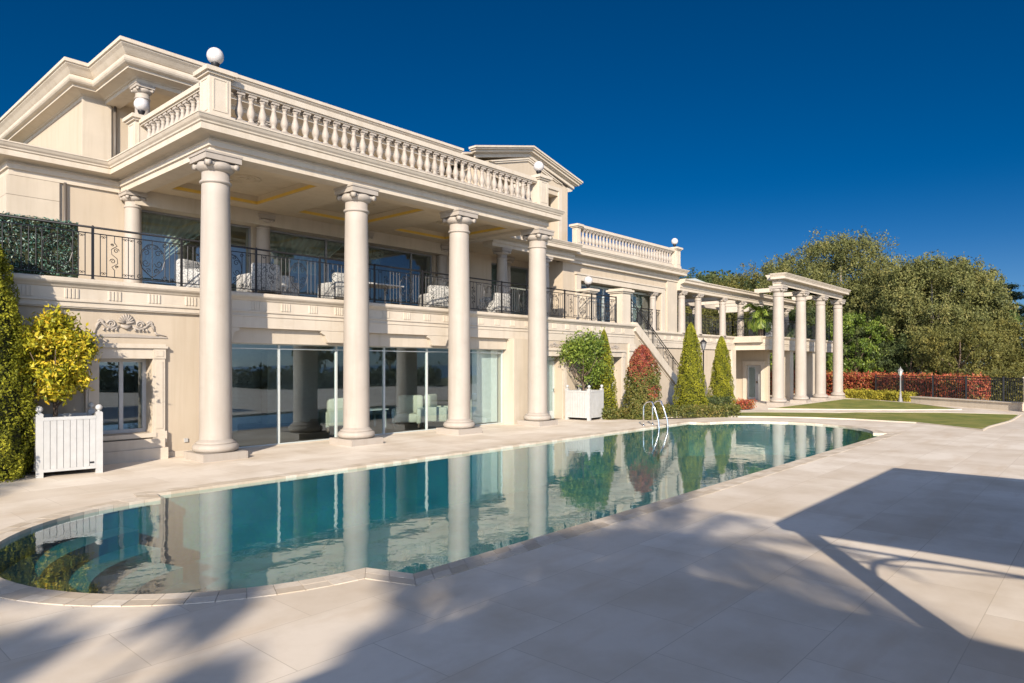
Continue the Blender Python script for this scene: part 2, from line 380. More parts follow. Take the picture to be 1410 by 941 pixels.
def drape(name,poly,z,mat,kind='structure',edge=None):
    tris=tessellate_polygon([[Vector((x,y,0)) for x,y in poly]]); bm=bmesh.new()
    vs=[bm.verts.new((x,y,0)) for x,y in poly]
    for t in tris:
        try: bm.faces.new([vs[i] for i in t])
        except ValueError: pass
    for xx in (26,34): bmesh.ops.bisect_plane(bm,geom=bm.verts[:]+bm.edges[:]+bm.faces[:],plane_co=(xx,0,0),plane_no=(1,0,0))
    for v in bm.verts: v.co.z=gz(v.co.x)+z
    bmesh.ops.recalc_face_normals(bm,faces=bm.faces)
    for f in bm.faces:
        if f.normal.z<0: f.normal_flip()
    me=bpy.data.meshes.new(name); bm.to_mesh(me); bm.free(); o=bpy.data.objects.new(name,me); COL.objects.link(o); me.materials.append(mat)
    return tag(o,kind=kind) if kind else o
drape('paving',[(26,-25),(62,-25),(62,22),(26,22)],0.0,DECK)
lawn_a=[(22.6,12.6),(24.42,11.75),(25.6,9.95),(26.6,8.6),(27.1,7.2),(26.8,5.15),(24.83,3.08),(38.3,3.35),(37.43,6.12),(34.98,9.25),(30.6,11.5),(27.5,12.45)]
lawn_b=[(35.0,13.35),(47.9,13.35),(48.3,12.6),(46.3,10.2),(45.2,8.9),(40.9,6.0),(38.9,7.87),(37.0,10.2)]
drape('lawn',lawn_a,.03,LAWN); drape('lawn',lawn_b,.03,LAWN)
def kerb(poly,w=.07,h=.045):
    mb=MB(); P=poly
    inn=P; out=offset_poly(P if sum((P[i][0]*P[(i+1)%len(P)][1]-P[(i+1)%len(P)][0]*P[i][1]) for i in range(len(P)))>0 else P[::-1],w)
    inn=P if sum((P[i][0]*P[(i+1)%len(P)][1]-P[(i+1)%len(P)][0]*P[i][1]) for i in range(len(P)))>0 else P[::-1]
    n=len(inn)
    for i in range(n):
        a,b,c,d=Vector(inn[i]),Vector(inn[(i+1)%n]),Vector(out[(i+1)%n]),Vector(out[i]); k=max(1,int((b-a).length/1.5))
        for j in range(k):
            q=[a.lerp(b,j/k),a.lerp(b,(j+1)/k),d.lerp(c,(j+1)/k),d.lerp(c,j/k)]
            mb.add([(p.x,p.y,gz(p.x)+h) for p in q]+[(p.x,p.y,gz(p.x)-.05) for p in q],[(0,1,2,3),(0,4,5,1),(1,5,6,2),(2,6,7,3),(3,7,4,0)])
    tag(mb.build('lawn_kerb',STONE_TRIM),kind='structure')
kerb(lawn_a); kerb(lawn_b)

# leafy material generator ---------------------------------------------------------
def leafcloud(centres,normals,size,tones,aspect=.5,jit=.9,out_bias=.6,droop=0.0):
    """one rhombic leaf per centre; returns verts (4N,3)"""
    N=len(centres); d=rng.normal(size=(N,3)); d/=np.linalg.norm(d,axis=1)[:,None]
    nrm=normals*out_bias+d*jit; nrm/=np.linalg.norm(nrm,axis=1)[:,None]
    t=rng.normal(size=(N,3)); t[:,2]-=droop; t-=nrm*(t*nrm).sum(1)[:,None]; t/=np.linalg.norm(t,axis=1)[:,None]
    b=np.cross(nrm,t); s=(size*rng.uniform(.6,1.35,N))[:,None]
    v=np.stack([centres-t*s*.5,centres+b*s*aspect*.5,centres+t*s*.5,centres-b*s*aspect*.5],1).reshape(-1,3)
    return v
def leaf_obj(name,v,tones,mat,parent=None,base=(0,0,0)):
    N=len(v)//4; me=bpy.data.meshes.new(name); v=v-np.array(base)
    me.vertices.add(4*N); me.vertices.foreach_set('co',v.astype(np.float32).ravel())
    me.loops.add(4*N); me.loops.foreach_set('vertex_index',np.arange(4*N,dtype=np.int32))
    me.polygons.add(N); me.polygons.foreach_set('loop_start',np.arange(0,4*N,4,dtype=np.int32)); me.polygons.foreach_set('loop_total',np.full(N,4,dtype=np.int32))
    me.update(calc_edges=True)
    at=me.attributes.new('tone','FLOAT','FACE'); at.data.foreach_set('value',np.asarray(tones,dtype=np.float32))
    me.materials.append(mat); o=bpy.data.objects.new(name,me); COL.objects.link(o)
    if parent is not None: o.parent=parent
    return o
def blob_pts(lobes,n,shell=.35):
    """points near the surface of many ellipsoid lobes (c,r)"""
    C=np.array([l[0] for l in lobes],float); Rr=np.array([l[1] for l in lobes],float)
    w=(Rr[:,0]*Rr[:,2]); w/=w.sum(); idx=rng.choice(len(lobes),n,p=w)
    d=rng.normal(size=(n,3)); d/=np.linalg.norm(d,axis=1)[:,None]
    d[:,2]=np.where(d[:,2]<-.3,-d[:,2]*.6,d[:,2]); k=(1-shell*rng.random(n)**1.5)[:,None]
    return C[idx]+d*Rr[idx]*k, d, idx
def big_tree(name,loc,H,Wd,mat,label,cat='tree',group=None,n=11000,leaf=.30,trunk=PALEBARK,droop=1.0,nl=26,base=.25,seed=0,rise=1.0,bite=.8):
    r=np.random.default_rng(seed+11); root=empty(name,loc); tag(root,label,cat,group)
    lobes=[]; zc=H*(base+(1-base)*.50); rzz=H*(1-base)*.46
    for i in range(nl):
        e=-1+2*((i+.5)/nl)+r.normal()*.06; e=max(-1,min(1,e)); a=i*2.399+r.normal()*.25; k=.60+.26*r.random(); q=math.sqrt(max(0,1-abs(e)**2.6))
        s=Wd*(.13+.07*r.random())
        lobes.append(((Wd*.5*k*q*math.cos(a),Wd*.5*k*q*math.sin(a),zc+rzz*.86*e),(s,s,s*(.95+.4*r.random())*rise)))
    p,d,idx=blob_pts(lobes,n,.5)
    # secondary tufts
    tuft=r.integers(0,n,size=n//60); cen=p[tuft]; own=r.integers(0,len(cen),size=n)
    mixm=r.random(n)<bite; q=cen[own]+r.normal(size=(n,3))*np.array([.30,.30,.34])*Wd*.055
    q[:,2]-=abs(r.normal(size=n))*droop*.03*H*.5
    p=np.where(mixm[:,None],q,p); dd=np.where(mixm[:,None],d[tuft][own],d)
    p[:,2]=np.maximum(p[:,2],.2)
    tn=np.clip(.5+.10*r.normal(size=n)+.50*(r.random(len(cen))[own]-.5)*mixm+.12*(d[:,2]-.3),0,1)
    v=leafcloud(p,dd,leaf,tn,.42,.8,.7,droop)
    leaf_obj('crown',v,tn,mat,root)
    mb=MB(); 
    mb.tube([(0,0,-.6),(.1,0,H*.15),(0,.12,H*.35),(.1,0,H*.6),(0,0,H*.85)],[H*.028,H*.022,H*.017,H*.011,H*.003],8)
    for i in range(11):
        l=lobes[i*2%len(lobes)][0]; z=max(H*.12,l[2]*.55); mb.tube([(0,0,z),(l[0]*.4,l[1]*.4,z+(l[2]-z)*.55),(l[0]*.9,l[1]*.9,l[2])],[H*.011,H*.007,H*.002],6)
    mb2=mb.build('trunk',trunk,root,loc=wl(root)); return root
def cone_shrub(name,loc,H,rad,mat,label,cat='shrub',n=6500,leaf=.07,group=None,top=None,flat=.0,seed=0,power=.75,matb=None,rz=0):
    r=np.random.default_rng(seed+77); root=empty(name,loc); tag(root,label,cat,group)
    bumps=[(r.random()*2*PI,r.random(),.10+.12*r.random()) for _ in range(60)]
    def rr(h,a):
        base=rad*((1-h)**power)*(1-.25*max(0,.12-h)/.12)
        if flat: base=rad*min(1,((1-h)/flat)**.5)*(1-.15*h)
        return base
    h=r.random(n)**1.15; a=r.random(n)*2*PI
    rv=np.array([rr(x,y) for x,y in zip(h,a)])
    mod=1+.10*np.sin(a*5+h*19)+.07*np.sin(a*9-h*31)+.06*np.sin(a*3+h*7)
    k=rv*mod*(1-.22*r.random(n)**1.6)
    p=np.stack([k*np.cos(a),k*np.sin(a),h*H+.03],1)
    # vertical flame tufts
    p[:,2]+=r.normal(size=n)*.02
    d=np.stack([np.cos(a),np.sin(a),np.full(n,.35)],1)
    tn=np.clip(.5+.3*(mod-1)*3+.22*r.normal(size=n),0,1)
    v=leafcloud(p,d,leaf,tn,.5,.75,.75,-.8)
    if matb is None: leaf_obj('foliage',v,tn,mat,root)
    else:
        V=v.reshape(-1,4,3); sel=(h+.07*np.sin(a*2+1)+.07*r.normal(size=n)>.66)|((h>.28)&(h<.46)&(np.abs(((a-4.5+PI)%(2*PI))-PI)<.5)&(r.random(n)<.55))
        leaf_obj('green_foliage',V[~sel].reshape(-1,3),tn[~sel],mat,root); leaf_obj('red_foliage',V[sel].reshape(-1,3),tn[sel],matb,root)
    # solid dark core, added inside to block light through the leaves
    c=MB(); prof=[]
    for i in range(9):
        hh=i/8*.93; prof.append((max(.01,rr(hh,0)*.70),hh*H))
    c.lathe(0,0,prof,14); c.build('dark_core',DARKGREEN,root,loc=wl(root)); return root
DARKGREEN=plain('shaded inner foliage',(.03,.035,.012),.95)  # dark green with the interior shade put into the colour
def hedge(name,loc,size,mat,label,n=5000,leaf=.12,rz=0,cat='hedge',core=True,group=None,seed=0,round_=.3,kind=None):
    r=np.random.default_rng(seed+5); root=empty(name,loc); root.rotation_euler=(0,0,rz); tag(root,label,cat,group)
    L,D,H=size; u=r.random(n); area=[L*H,L*H,L*D,D*H,D*H]; c=np.cumsum(area)/sum(area); k=np.searchsorted(c,u)
    x=(r.random(n)-.5)*L; y=(r.random(n)-.5)*D; z=r.random(n)*H; d=np.zeros((n,3))
    for j,(ax,val,vec) in enumerate([(1,-D/2,(0,-1,.2)),(1,D/2,(0,1,.2)),(2,H,(0,0,1)),(0,-L/2,(-1,0,.2)),(0,L/2,(1,0,.2))]):
        s=k==j
        if ax==0: x[s]=val
        if ax==1: y[s]=val
        if ax==2: z[s]=val
        d[s]=vec
    und=.5+.5*np.sin(x*2.3+1)*np.sin(y*2.9+x*.9+2)
    z=z*(1-round_*.35*und)+r.normal(size=n)*leaf*.5; q=r.random(n)**1.5*leaf*2.0
    p=np.stack([x,y,z],1)-d*q[:,None]+r.normal(size=(n,3))*leaf*.45; p[:,2]=np.maximum(p[:,2],.02)
    tn=np.clip(.5+.26*r.normal(size=n)+.18*np.sin(x*3.1)*np.sin(z*4+x),0,1)
    leaf_obj('foliage',leafcloud(p,d,leaf,tn,.5,.9,.6),tn,mat,root)
    MB().box(-L/2+leaf*1.6,L/2-leaf*1.6,-D/2+leaf*1.6,D/2-leaf*1.6,0,H*(1-round_*.35)-leaf*1.6).build('branches',DARKGREEN,root,loc=wl(root))  # solid dark box filling the hedge, inner shade put into its colour
    return root
# ------------------------------------------------------------------ the villa
V=empty('villa',(12,19,0)); tag(V,'large cream stone villa with two storey columned portico and balustraded roof terrace','villa')
def P(mb,name,mat,parent=None,label=None):
    o=mb.build(name,mat,parent or V)
    if label: o['label']=label
    return o
protos={}
def column(parent,x,y,z0,z1,r=.325,plinth=True,mat=STONE_COL):
    key=(round(z1-z0,3),r,plinth,mat.name,parent is not None)
    H=z1-z0; k=r/.325
    if key in protos:
        c=copy_tree(protos[key],parent); c.location=Vector((x,y,z0))-wl(parent); return c
    sh=MB(); b0=.36*k if plinth else .10*k; ct=H-.36*k
    prof=[(r*1.02,b0-.02)]
    for i in range(13):
        t=i/12; rr=r*(1-.145*t**1.6)*(1+.012*math.sin(PI*t)); prof.append((rr,b0+(ct-b0)*t))
    sh.lathe(0,0,prof,32)
    c=sh.build('column',mat,parent,loc=(x,y,z0))
    cap=MB(); rt=r*.862
    cap.lathe(0,0,[(rt,H-.62*k),(rt+.035*k,H-.60*k),(rt+.045*k,H-.575*k),(rt+.03*k,H-.55*k),(rt+.002,H-.54*k)],32)
    cap.lathe(0,0,[(rt,ct-.01),(rt+.05*k,H-.33*k),(rt+.09*k,H-.29*k),(rt+.10*k,H-.24*k),(rt+.07*k,H-.17*k)],32)
    w=.355*k
    for sx,sy in ((1,0),(-1,0),(0,1),(0,-1)):
        # horizontal bolsters under the abacus, swelling at their ends
        pts=[];rad=[]
        for i in range(-6,7):
            t=i/6; q=abs(t); rad.append(k*(.026+.045*q**1.2 if q<.9 else .060)); pts.append((sx*(w-.06*k)+(0 if sx else t*w), sy*(w-.06*k)+(0 if sy else t*w), H-.235*k))
        cap.tube(pts,rad,10)
    cap.build('capital',mat,c,loc=(x,y,z0))
    a=MB(); a.cbox(0,0,H-.165*k,.77*k,.77*k,.120*k); a.cbox(0,0,H-.045*k,.81*k,.81*k,.045*k); a.build('abacus',mat,c,loc=(x,y,z0))
    bs=MB()
    if plinth:
        tor=[]
        for i in range(11): t=-PI/2+PI*i/10; tor.append((r+.045*k+.095*k*math.cos(t),.245*k+.09*k*math.sin(t)))
        bs.lathe(0,0,tor,32); bs.lathe(0,0,[(r+.075*k,.33*k),(r+.075*k,.36*k),(r+.03*k,.375*k),(r+.0,.42*k)],32)
        bs.build('base',mat,c,loc=(x,y,z0))
        pl=MB(); pl.cbox(0,0,0,.95*k,.95*k,.155*k); pl.build('plinth',mat,c,loc=(x,y,z0))
    else:
        bs.lathe(0,0,[(r*1.18,0),(r*1.2,.05*k),(r*1.1,.09*k),(r,.12*k)],28); bs.build('base',mat,c,loc=(x,y,z0))
    protos[key]=c; return c
CX=[6.68+3.59*k for k in range(4)]; CY=14.37
for x in CX: column(V,x,CY,0,6.42)
for x in CX+[21.04,]: column(V,x,19.02,3.66,6.42,.215,False)
for x in (18.75,21.25): column(V,x,17.15,3.66,6.30,.215,False)
# ---- portico entablature
def ent(zb,zt,back=-.44,ov=1.0):
    k=(zt-zb)/.66; g=lambda o,z:(o*ov,zb+z*k)
    return [(back,zb),g(0,0),g(0,.12),g(.012,.125),g(.012,.135),g(.045,.14),g(.045,.245),g(.075,.26),g(.02,.275),g(.02,.31),g(.06,.33),g(.10,.345),g(.33,.36),g(.345,.352),g(.345,.46),g(.33,.465),g(.33,.48),g(.36,.50),g(.365,.53),g(.40,.565),g(.425,.61),g(.43,.625),g(.445,.63),g(.445,.66),(back,zt)]
PX0,PX1,PY0=6.46,17.67,14.15
P(MB().sweep(ent(6.42,7.08),[(PX0,19.25),(PX0,PY0),(PX1,PY0),(PX1,19.25)]),'entablature',STONE_TRIM)
# ceiling with four shallow coffers
holes=[(CX[k]+.62,CX[k+1]-.62,15.15,18.2) for k in range(3)]
mb=MB()
xs=sorted({PX0+.43,PX1-.43,*[h[0] for h in holes],*[h[1] for h in holes]}); ys=[PY0+.43,15.15,18.2,19.3]
for i in range(len(xs)-1):
    for j in range(3):
        cx=(xs[i]+xs[i+1])/2; cy=(ys[j]+ys[j+1])/2
        if not any(h[0]<cx<h[1] and h[2]<cy<h[3] for h in holes): mb.box(xs[i],xs[i+1],ys[j],ys[j+1],6.50,6.74)
mb.box(PX0+.43,PX1-.43,PY0+.43,19.3,6.741,6.95)
P(mb,'ceiling',CEIL)
for h in holes:
    t=MB(); a=.10
    t.box(h[0],h[1],h[2],h[2]+.012,6.52,6.60); t.box(h[0],h[1],h[3]-.012,h[3],6.52,6.60); t.box(h[0],h[0]+.012,h[2]+.013,h[3]-.013,6.52,6.60); t.box(h[1]-.012,h[1],h[2]+.013,h[3]-.013,6.52,6.60)
    P(t,'painted_cove_glow',COVE_GLOW)  # yellow strips painted for the cove lighting, they emit nothing
    rs=MB(); cx=(h[0]+h[1])/2
    for q,w in ((.42,.05),(.30,.03),(.12,.06)):
        rs.tube([(cx+q*math.cos(2*PI*i/28),16.7+q*math.sin(2*PI*i/28),6.735) for i in range(28)],w*.4,6,closed=True)
    P(rs,'ceiling_rosette',CEIL)
P(MB().box(PX0-.2,PX1+.2,PY0-.2,19.3,7.07,7.079),'roof_terrace_floor',STONE)
P(MB().box(PX0+.2,PX1-.1,18.82,19.22,6.10,6.499),'lintel',STONE)
# ---- balustrades
balp={}
def baluster_mesh():
    m=MB(); h=.66
    m.cbox(0,0,0,.185,.185,.05)
    m.lathe(0,0,[(.072,.05),(.080,.07),(.058,.10),(.050,.115),(.078,.17),(.094,.235),(.082,.31),(.056,.40),(.046,.47),(.060,.49),(.046,.505),(.052,.545),(.080,.575),(.078,.60)],14)
    m.cbox(0,0,.60,.18,.18,.06)
    return m
def balustrade(path_pts,z0,spacing,peds,label=None,h=1.0):
    # straight run (x0,y0)->(x1,y1)
    (x0,y0),(x1,y1)=path_pts; L=math.hypot(x1-x0,y1-y0); dx,dy=(x1-x0)/L,(y1-y0)/L
    r=MB(); hw=.13
    def bar(zb,zt,w):
        nx,ny=-dy*w,dx*w
        q=[(x0+nx,y0+ny),(x1+nx,y1+ny),(x1-nx,y1-ny),(x0-nx,y0-ny)]; r.prism(q,'z',zb,zt)
    bar(z0+.86,z0+.90,.11); bar(z0+.901,z0+1.00,.15); bar(z0+1.001,z0+1.03,.13)
    rail=P(r,'balustrade',STONE_TRIM,None,label)
    b=MB(); nx,ny=-dy*.12,dx*.12; b.prism([(x0+nx,y0+ny),(x1+nx,y1+ny),(x1-nx,y1-ny),(x0-nx,y0-ny)],'z',z0,z0+.199)
    b.build('bottom_rail',STONE_TRIM,rail)
    n=int(round((L-.5)/spacing))
    for i in range(n+1):
        t=.30+(L-.60)*i/n; x,y=x0+dx*t,y0+dy*t
        if 'b' not in balp: o=baluster_mesh().build('baluster',STONE_COL,rail,loc=(x,y,z0+.20)); balp['b']=o
        else: o=balp['b'].copy(); COL.objects.link(o); o.parent=rail; o.location=Vector((x,y,z0+.20))-wl(rail)
def pedestal(x,y,z0,h=1.12,w=.46):
    m=MB(); m.cbox(x,y,z0,w+.06,w+.06,.16); m.cbox(x,y,z0+.16,w,w,h-.30); 
    # raised panel frames on the four faces
    for sx,sy in ((1,0),(-1,0),(0,1),(0,-1)):
        d=w/2+.012; a=w/2-.07
        for (u0,u1,za,zb) in ((-a,a,z0+.24,z0+.27),(-a,a,z0+h-.22,z0+h-.19),(-a,-a+.03,z0+.271,z0+h-.221),(a-.03,a,z0+.271,z0+h-.221)):
            if sx: m.box(x+sx*(w/2-.01) if sx>0 else x-d, x+d if sx>0 else x-(w/2-.01), y+u0,y+u1,za,zb)
            else: m.box(x+u0,x+u1, y+(w/2-.01) if sy>0 else y-d, y+d if sy>0 else y-(w/2-.01),za,zb)
    m.cbox(x,y,z0+h-.14,w+.10,w+.10,.05); m.cbox(x,y,z0+h-.09,w+.20,w+.20,.09)
    return P(m,'pedestal',STONE_TRIM)
ZT=7.08
balustrade(((6.90,CY),(17.28,CY)),ZT,.272,0)
balustrade(((6.68,CY+.23),(6.68,18.22)),ZT,.285,0)
balustrade(((17.50,CY+.23),(17.50,17.6)),ZT,.29,0)
for x,y in ((6.67,CY),(17.51,CY),(6.68,18.46)): pedestal(x,y,ZT)
gl_proto=[]
def globe(x,y,z,label,r=.172):
    if not gl_proto:
        t=empty('globe_lamp',(x,y,z)); m=MB(); m.lathe(0,0,[(.05,0),(.055,.02),(.035,.06),(.05,.10),(.085,.17),(.09,.20),(.03,.21)],16); m.build('lamp_holder',IRON,t,loc=(x,y,z))
        g=MB(); g.lathe(0,0,[(max(.004,r*math.sin(PI*i/16)),.20+r*.93-r*math.cos(PI*i/16)) for i in range(17)],28); g.build('globe',GLOBE,t,loc=(x,y,z)); gl_proto.append(t)
    else: t=copy_tree(gl_proto[0]); t.location=(x,y,z)
    tag(t,label,'lamp','white globe lamps on the stone pedestals')
globe(6.67,CY,8.2,'white globe lamp on the front left corner pedestal of the roof balustrade')
globe(6.68,18.46,8.2,'white globe lamp on the rear left balustrade pedestal below the attic roof')
globe(17.51,CY,8.2,'white globe lamp at the right end of the portico balustrade before the pediment')
# ---- terrace slab (first floor) and ground storey
Z1=3.66
fas=[(-.30,2.86),(0,2.86),(0,3.12),(.02,3.125),(.02,3.15),(0,3.155),(0,3.22),(.03,3.225),(.03,3.26),(.008,3.27),(.008,3.49),(.03,3.50),(.05,3.53),(.10,3.57),(.12,3.60),(.12,3.655),(.08,3.68),(-.30,3.68)]
P(MB().sweep(fas,[(7.30,15.22),(24.85,15.22),(24.85,15.75)]),'balcony_fascia',STONE_TRIM)
P(MB().sweep([(-.30,3.10)]+[(0,3.10)]+fas[2:],[(-4,15.22),(7.298,15.22)]),'balcony_fascia',STONE_TRIM)
P(MB().box(-4,24.55,15.521,26,3.30,3.659),'terrace_slab',STONE)
P(MB().box(24.551,39.5,17.45,26,3.30,3.659),'terrace_slab',STONE)
P(MB().sweep(fas,[(24.85,17.34),(39.9,17.34),(39.9,15.32),(52,15.32),(52,24)]),'balcony_fascia',STONE_TRIM)
P(MB().box(39.6,51.7,15.63,25,3.30,3.659),'terrace_slab',STONE)
def trig(xc,y):
    if 'trig' not in shared_t:
        tri=MB(); tri.prism([(-.13,-.0)]+[q for d in (-.10,-.035,.03,.095) for q in ((d-.018,-.004),(d-.016,-.02),(d+.016,-.02),(d+.018,-.004))]+[(.13,0)],'z',3.29,3.475)
        shared_t['trig']=tri.build('triglyph',STONE_TRIM,V,loc=(xc,y,0))
    else:
        o=shared_t['trig'].copy(); COL.objects.link(o); o.parent=V; o.location=Vector((xc,y,0))-wl(V)
shared_t={}
for i in range(31): trig(1.2+.76*i,15.212)
for i in range(19): trig(26+.76*i,17.332)
# left ground wall with garden window
w=MB(); wallgrid(w,'y',15.29,15.75,-4,7.298,-.3,3.098,[(4.72,5.74,.56,2.12)]); P(w,'wall',STUCCO)
w=MB(); w.box(6.98,7.32,15.235,15.288,-.3,3.096); P(w,'pilaster',STONE)
w=MB(); w.box(-4,6.97,15.25,15.289,-.3,.12); w.box(3.9,6.0,15.10,15.288,0,.24); w.box(3.95,5.95,15.14,15.287,.241,.44); P(w,'wall_plinth',STONE_TRIM)
def surround(x0,x1,z0,z1,y,wd=.24,proj=.07,blocks=True,sill=True):
    m=MB()
    m.box(x0-wd,x0,y-proj,y,z0,z1); m.box(x1,x1+wd,y-proj,y,z0,z1)
    m.box(x0-.001,x1+.001,y-proj,y,z1,z1+wd*.9)
    if blocks:
        for a,b in ((x0-wd-.01,x0-.002),(x1+.002,x1+wd+.01)):
            m.box(a,b,y-proj-.02,y,z1+.001,z1+wd*.9); m.box(a+.05,b-.05,y-proj-.03,y-proj-.021,z1+.05,z1+wd*.9-.05)
            m.box(a-.02,b+.02,y-proj-.03,y,z0-.22,z0+.02)
    for a,b in ((x0-wd+.05,x0-.05),(x1+.05,x1+wd-.05)): m.box(a,b,y-proj-.012,y-proj+.001,z0+.08,z1-.06)
    m.box(x0-wd-.04,x1+wd+.04,y-proj-.05,y,z1+wd*.9+.001,z1+wd*.9+.05)
    m.box(x0-wd-.01,x1+wd+.01,y-proj-.02,y,z1+wd*.9+.051,z1+wd*.9+.09)
    if sill: m.box(x0-wd*.2,x1+wd*.2,y-.12,y,z0-.09,z0)
    return m
P(surround(4.72,5.74,.56,2.12,15.29),'window_surround',STONE_TRIM)
def scroll(m,cx,y,cz,s,flip=1,turns=1.6,r=.012):
    pts=[]
    for i in range(22):
        t=i/21; a=t*turns*2*PI; q=s*(1-.8*t); pts.append((cx+flip*q*math.cos(a),y,cz+q*math.sin(a)))
    m.tube(pts,[r*(1.2-.6*i/21) for i in range(22)],5)
def ornament(xc,y,z,w):
    m=MB(); k=w/1.0
    for i in range(9):
        a=PI*(.06+.88*i/8); m.tube([(xc,y,z+.02*k),(xc+.13*k*math.cos(a),y-.02,z+.02*k+.15*k*math.sin(a)),(xc+.15*k*math.cos(a),y,z+.02*k+.18*k*math.sin(a))],[.014*k,.022*k,.010*k],5)
    m.tube([(xc-.09*k,y,z-.02*k),(xc,y-.02,z-.06*k),(xc+.09*k,y,z-.02*k)],[.03*k,.04*k,.03*k],6)
    for f in (1,-1):
        scroll(m,xc+f*.24*k,y,z+.0*k,.075*k,f,r=.020*k); 
        m.tube([(xc+f*.10*k,y,z-.03*k),(xc+f*.22*k,y,z-.09*k),(xc+f*.33*k,y,z-.05*k),(xc+f*.42*k,y,z+.05*k),(xc+f*.47*k,y,z-.02*k),(xc+f*.50*k,y,z-.12*k)],[.02*k,.025*k,.02*k,.028*k,.03*k,.012*k],6)
        scroll(m,xc+f*.42*k,y,z+.03*k,.05*k,-f,r=.016*k)
        m.tube([(xc+f*.50*k,y,z-.12*k),(xc+f*.53*k,y-.01,z-.17*k),(xc+f*.58*k,y,z-.17*k),(xc+f*.72*k,y,z-.20*k)],[.016*k,.02*k,.014*k,.006*k],6)
        for q in range(4): m.tube([(xc+f*(.14+.07*q)*k,y,z+(-.05-.02*(q%2))*k),(xc+f*(.17+.07*q)*k,y-.012,z-.12*k)],[.012*k,.022*k],5)
    m.prism([(xc-.72*k,z-.235*k),(xc+.72*k,z-.235*k),(xc+.72*k,z-.215*k),(xc,z-.165*k),(xc-.72*k,z-.215*k)],'y',y-.012,y+.01)
    return P(m,'carved_ornament',STONE_COL)
ornament(5.23,15.28,2.82,1.12)
def window(x0,x1,z0,z1,y,mull=(),fr=.055,trans=None,mat=FRAME,depth=.07,gap=0.0):
    f=MB(); f.box(x0,x1,y,y+depth,z1-fr,z1); f.box(x0,x1,y,y+depth,z0,z0+fr); f.box(x0,x0+fr,y,y+depth,z0+fr,z1-fr); f.box(x1-fr,x1,y,y+depth,z0+fr,z1-fr)
    for q in mull: f.box(q-fr*.5,q+fr*.5,y-.004,y+depth,z0+fr+.001,z1-fr-.001)
    if trans: f.box(x0+fr,x1-fr,y+.003,y+depth-.003,trans-.012,trans+.012)
    w=P(f,'window',mat)
    g=MB(); g.box(x0+fr*.5,x1-fr*.5,y+depth*.5-.004,y+depth*.5+.004,z0+fr*.5,z1-fr*.5); g.build('pane',GLASS,w); return w
window(4.72,5.74,.56,2.12,15.60,(5.25,),.075,mat=WHITE)
m=MB(); m.box(4.0,6.6,15.751,18.5,.2,.3); m.box(4.0,6.6,18.4,18.5,.3,3.2); m.box(4.0,4.1,15.76,18.4,.3,3.2); m.box(6.5,6.6,15.76,18.4,.3,3.2); P(m,'room_wall',DARKROOM)
P(MB().box(6.40,6.48,15.26,15.289,.30,.38),'wall_socket',WHITE)
# storefront of glass between the columns
px=[7.36,8.80,10.46,12.04,13.64,15.32,17.0]
for i in range(6):
    window(px[i]+.002,px[i+1]-.002,.02,2.50,15.52,(),.024,2.38)
P(MB().box(7.30,17.05,15.46,15.66,-.3,.019),'sill',STONE)
w=MB(); w.box(7.281,17.0,15.36,15.75,2.50,2.857); P(w,'wall',STONE)
for x in CX:
    cb=MB(); hf=[(.46,2.857),(.46,2.80),(.34,2.74),(.28,2.60),(.26,2.56)]
    lf=[(x-a,b) for a,b in hf[::-1]] if x>8 else [(7.305,2.56),(7.305,2.857)]
    cb.prism([(x+a+(.5 if x<8 else 0),b) for a,b in hf]+lf,'y',15.23,15.357); P(cb,'corbel',STONE_TRIM)
w=MB(); w.box(17.02,18.45,15.02,15.75,-.3,2.858); P(w,'pier',STONE)
# salon behind the glass
m=MB(); m.box(7.0,17.6,15.761,22,-.3,.0); P(m,'salon_floor',ROOMFLOOR)
m=MB(); m.box(7.0,17.6,22,22.2,0,3.3); m.box(6.8,7.0,15.761,22,0,3.3); m.box(17.6,17.8,15.761,22,0,3.3); P(m,'salon_wall',DARKROOM)
P(MB().box(15.75,16.95,15.72,15.74,.06,2.46),'blind',PALEBLIND)
m=MB(); m.cbox(9.0,19.6,0,1.3,.5,2.1); m.cbox(12.4,21.4,0,1.6,.4,2.4); P(m,'cupboard',DARKROOM)
# right ground wall with two doors
w=MB(); wallgrid(w,'y',15.24,15.75,18.451,24.85,-.3,2.858,[(18.98,19.92,0,2.30),(22.95,23.9,0,2.30)]); P(w,'wall',STUCCO)
for a,b in ((18.98,19.92),(22.95,23.9)):
    P(surround(a,b,0,2.30,15.24,.22,.05,True,False),'door_surround',STONE_TRIM)
    d=P(MB().box(a,b,15.60,15.66,0,2.30),'door',FRAME)
    MB().box(a+.12,b-.12,15.585,15.599,.3,2.15).build('pane',GLASS,d); MB().box(b-.10,b-.06,15.54,15.60,1.0,1.12).build('handle',CHROME,d)
    ornament((a+b)/2,15.235,2.70,.62)
w=MB(); w.box(24.40,24.86,15.14,15.239,-.3,2.857); w.box(24.36,24.9,15.10,15.139,2.55,2.70); P(w,'pilaster',STONE_TRIM)
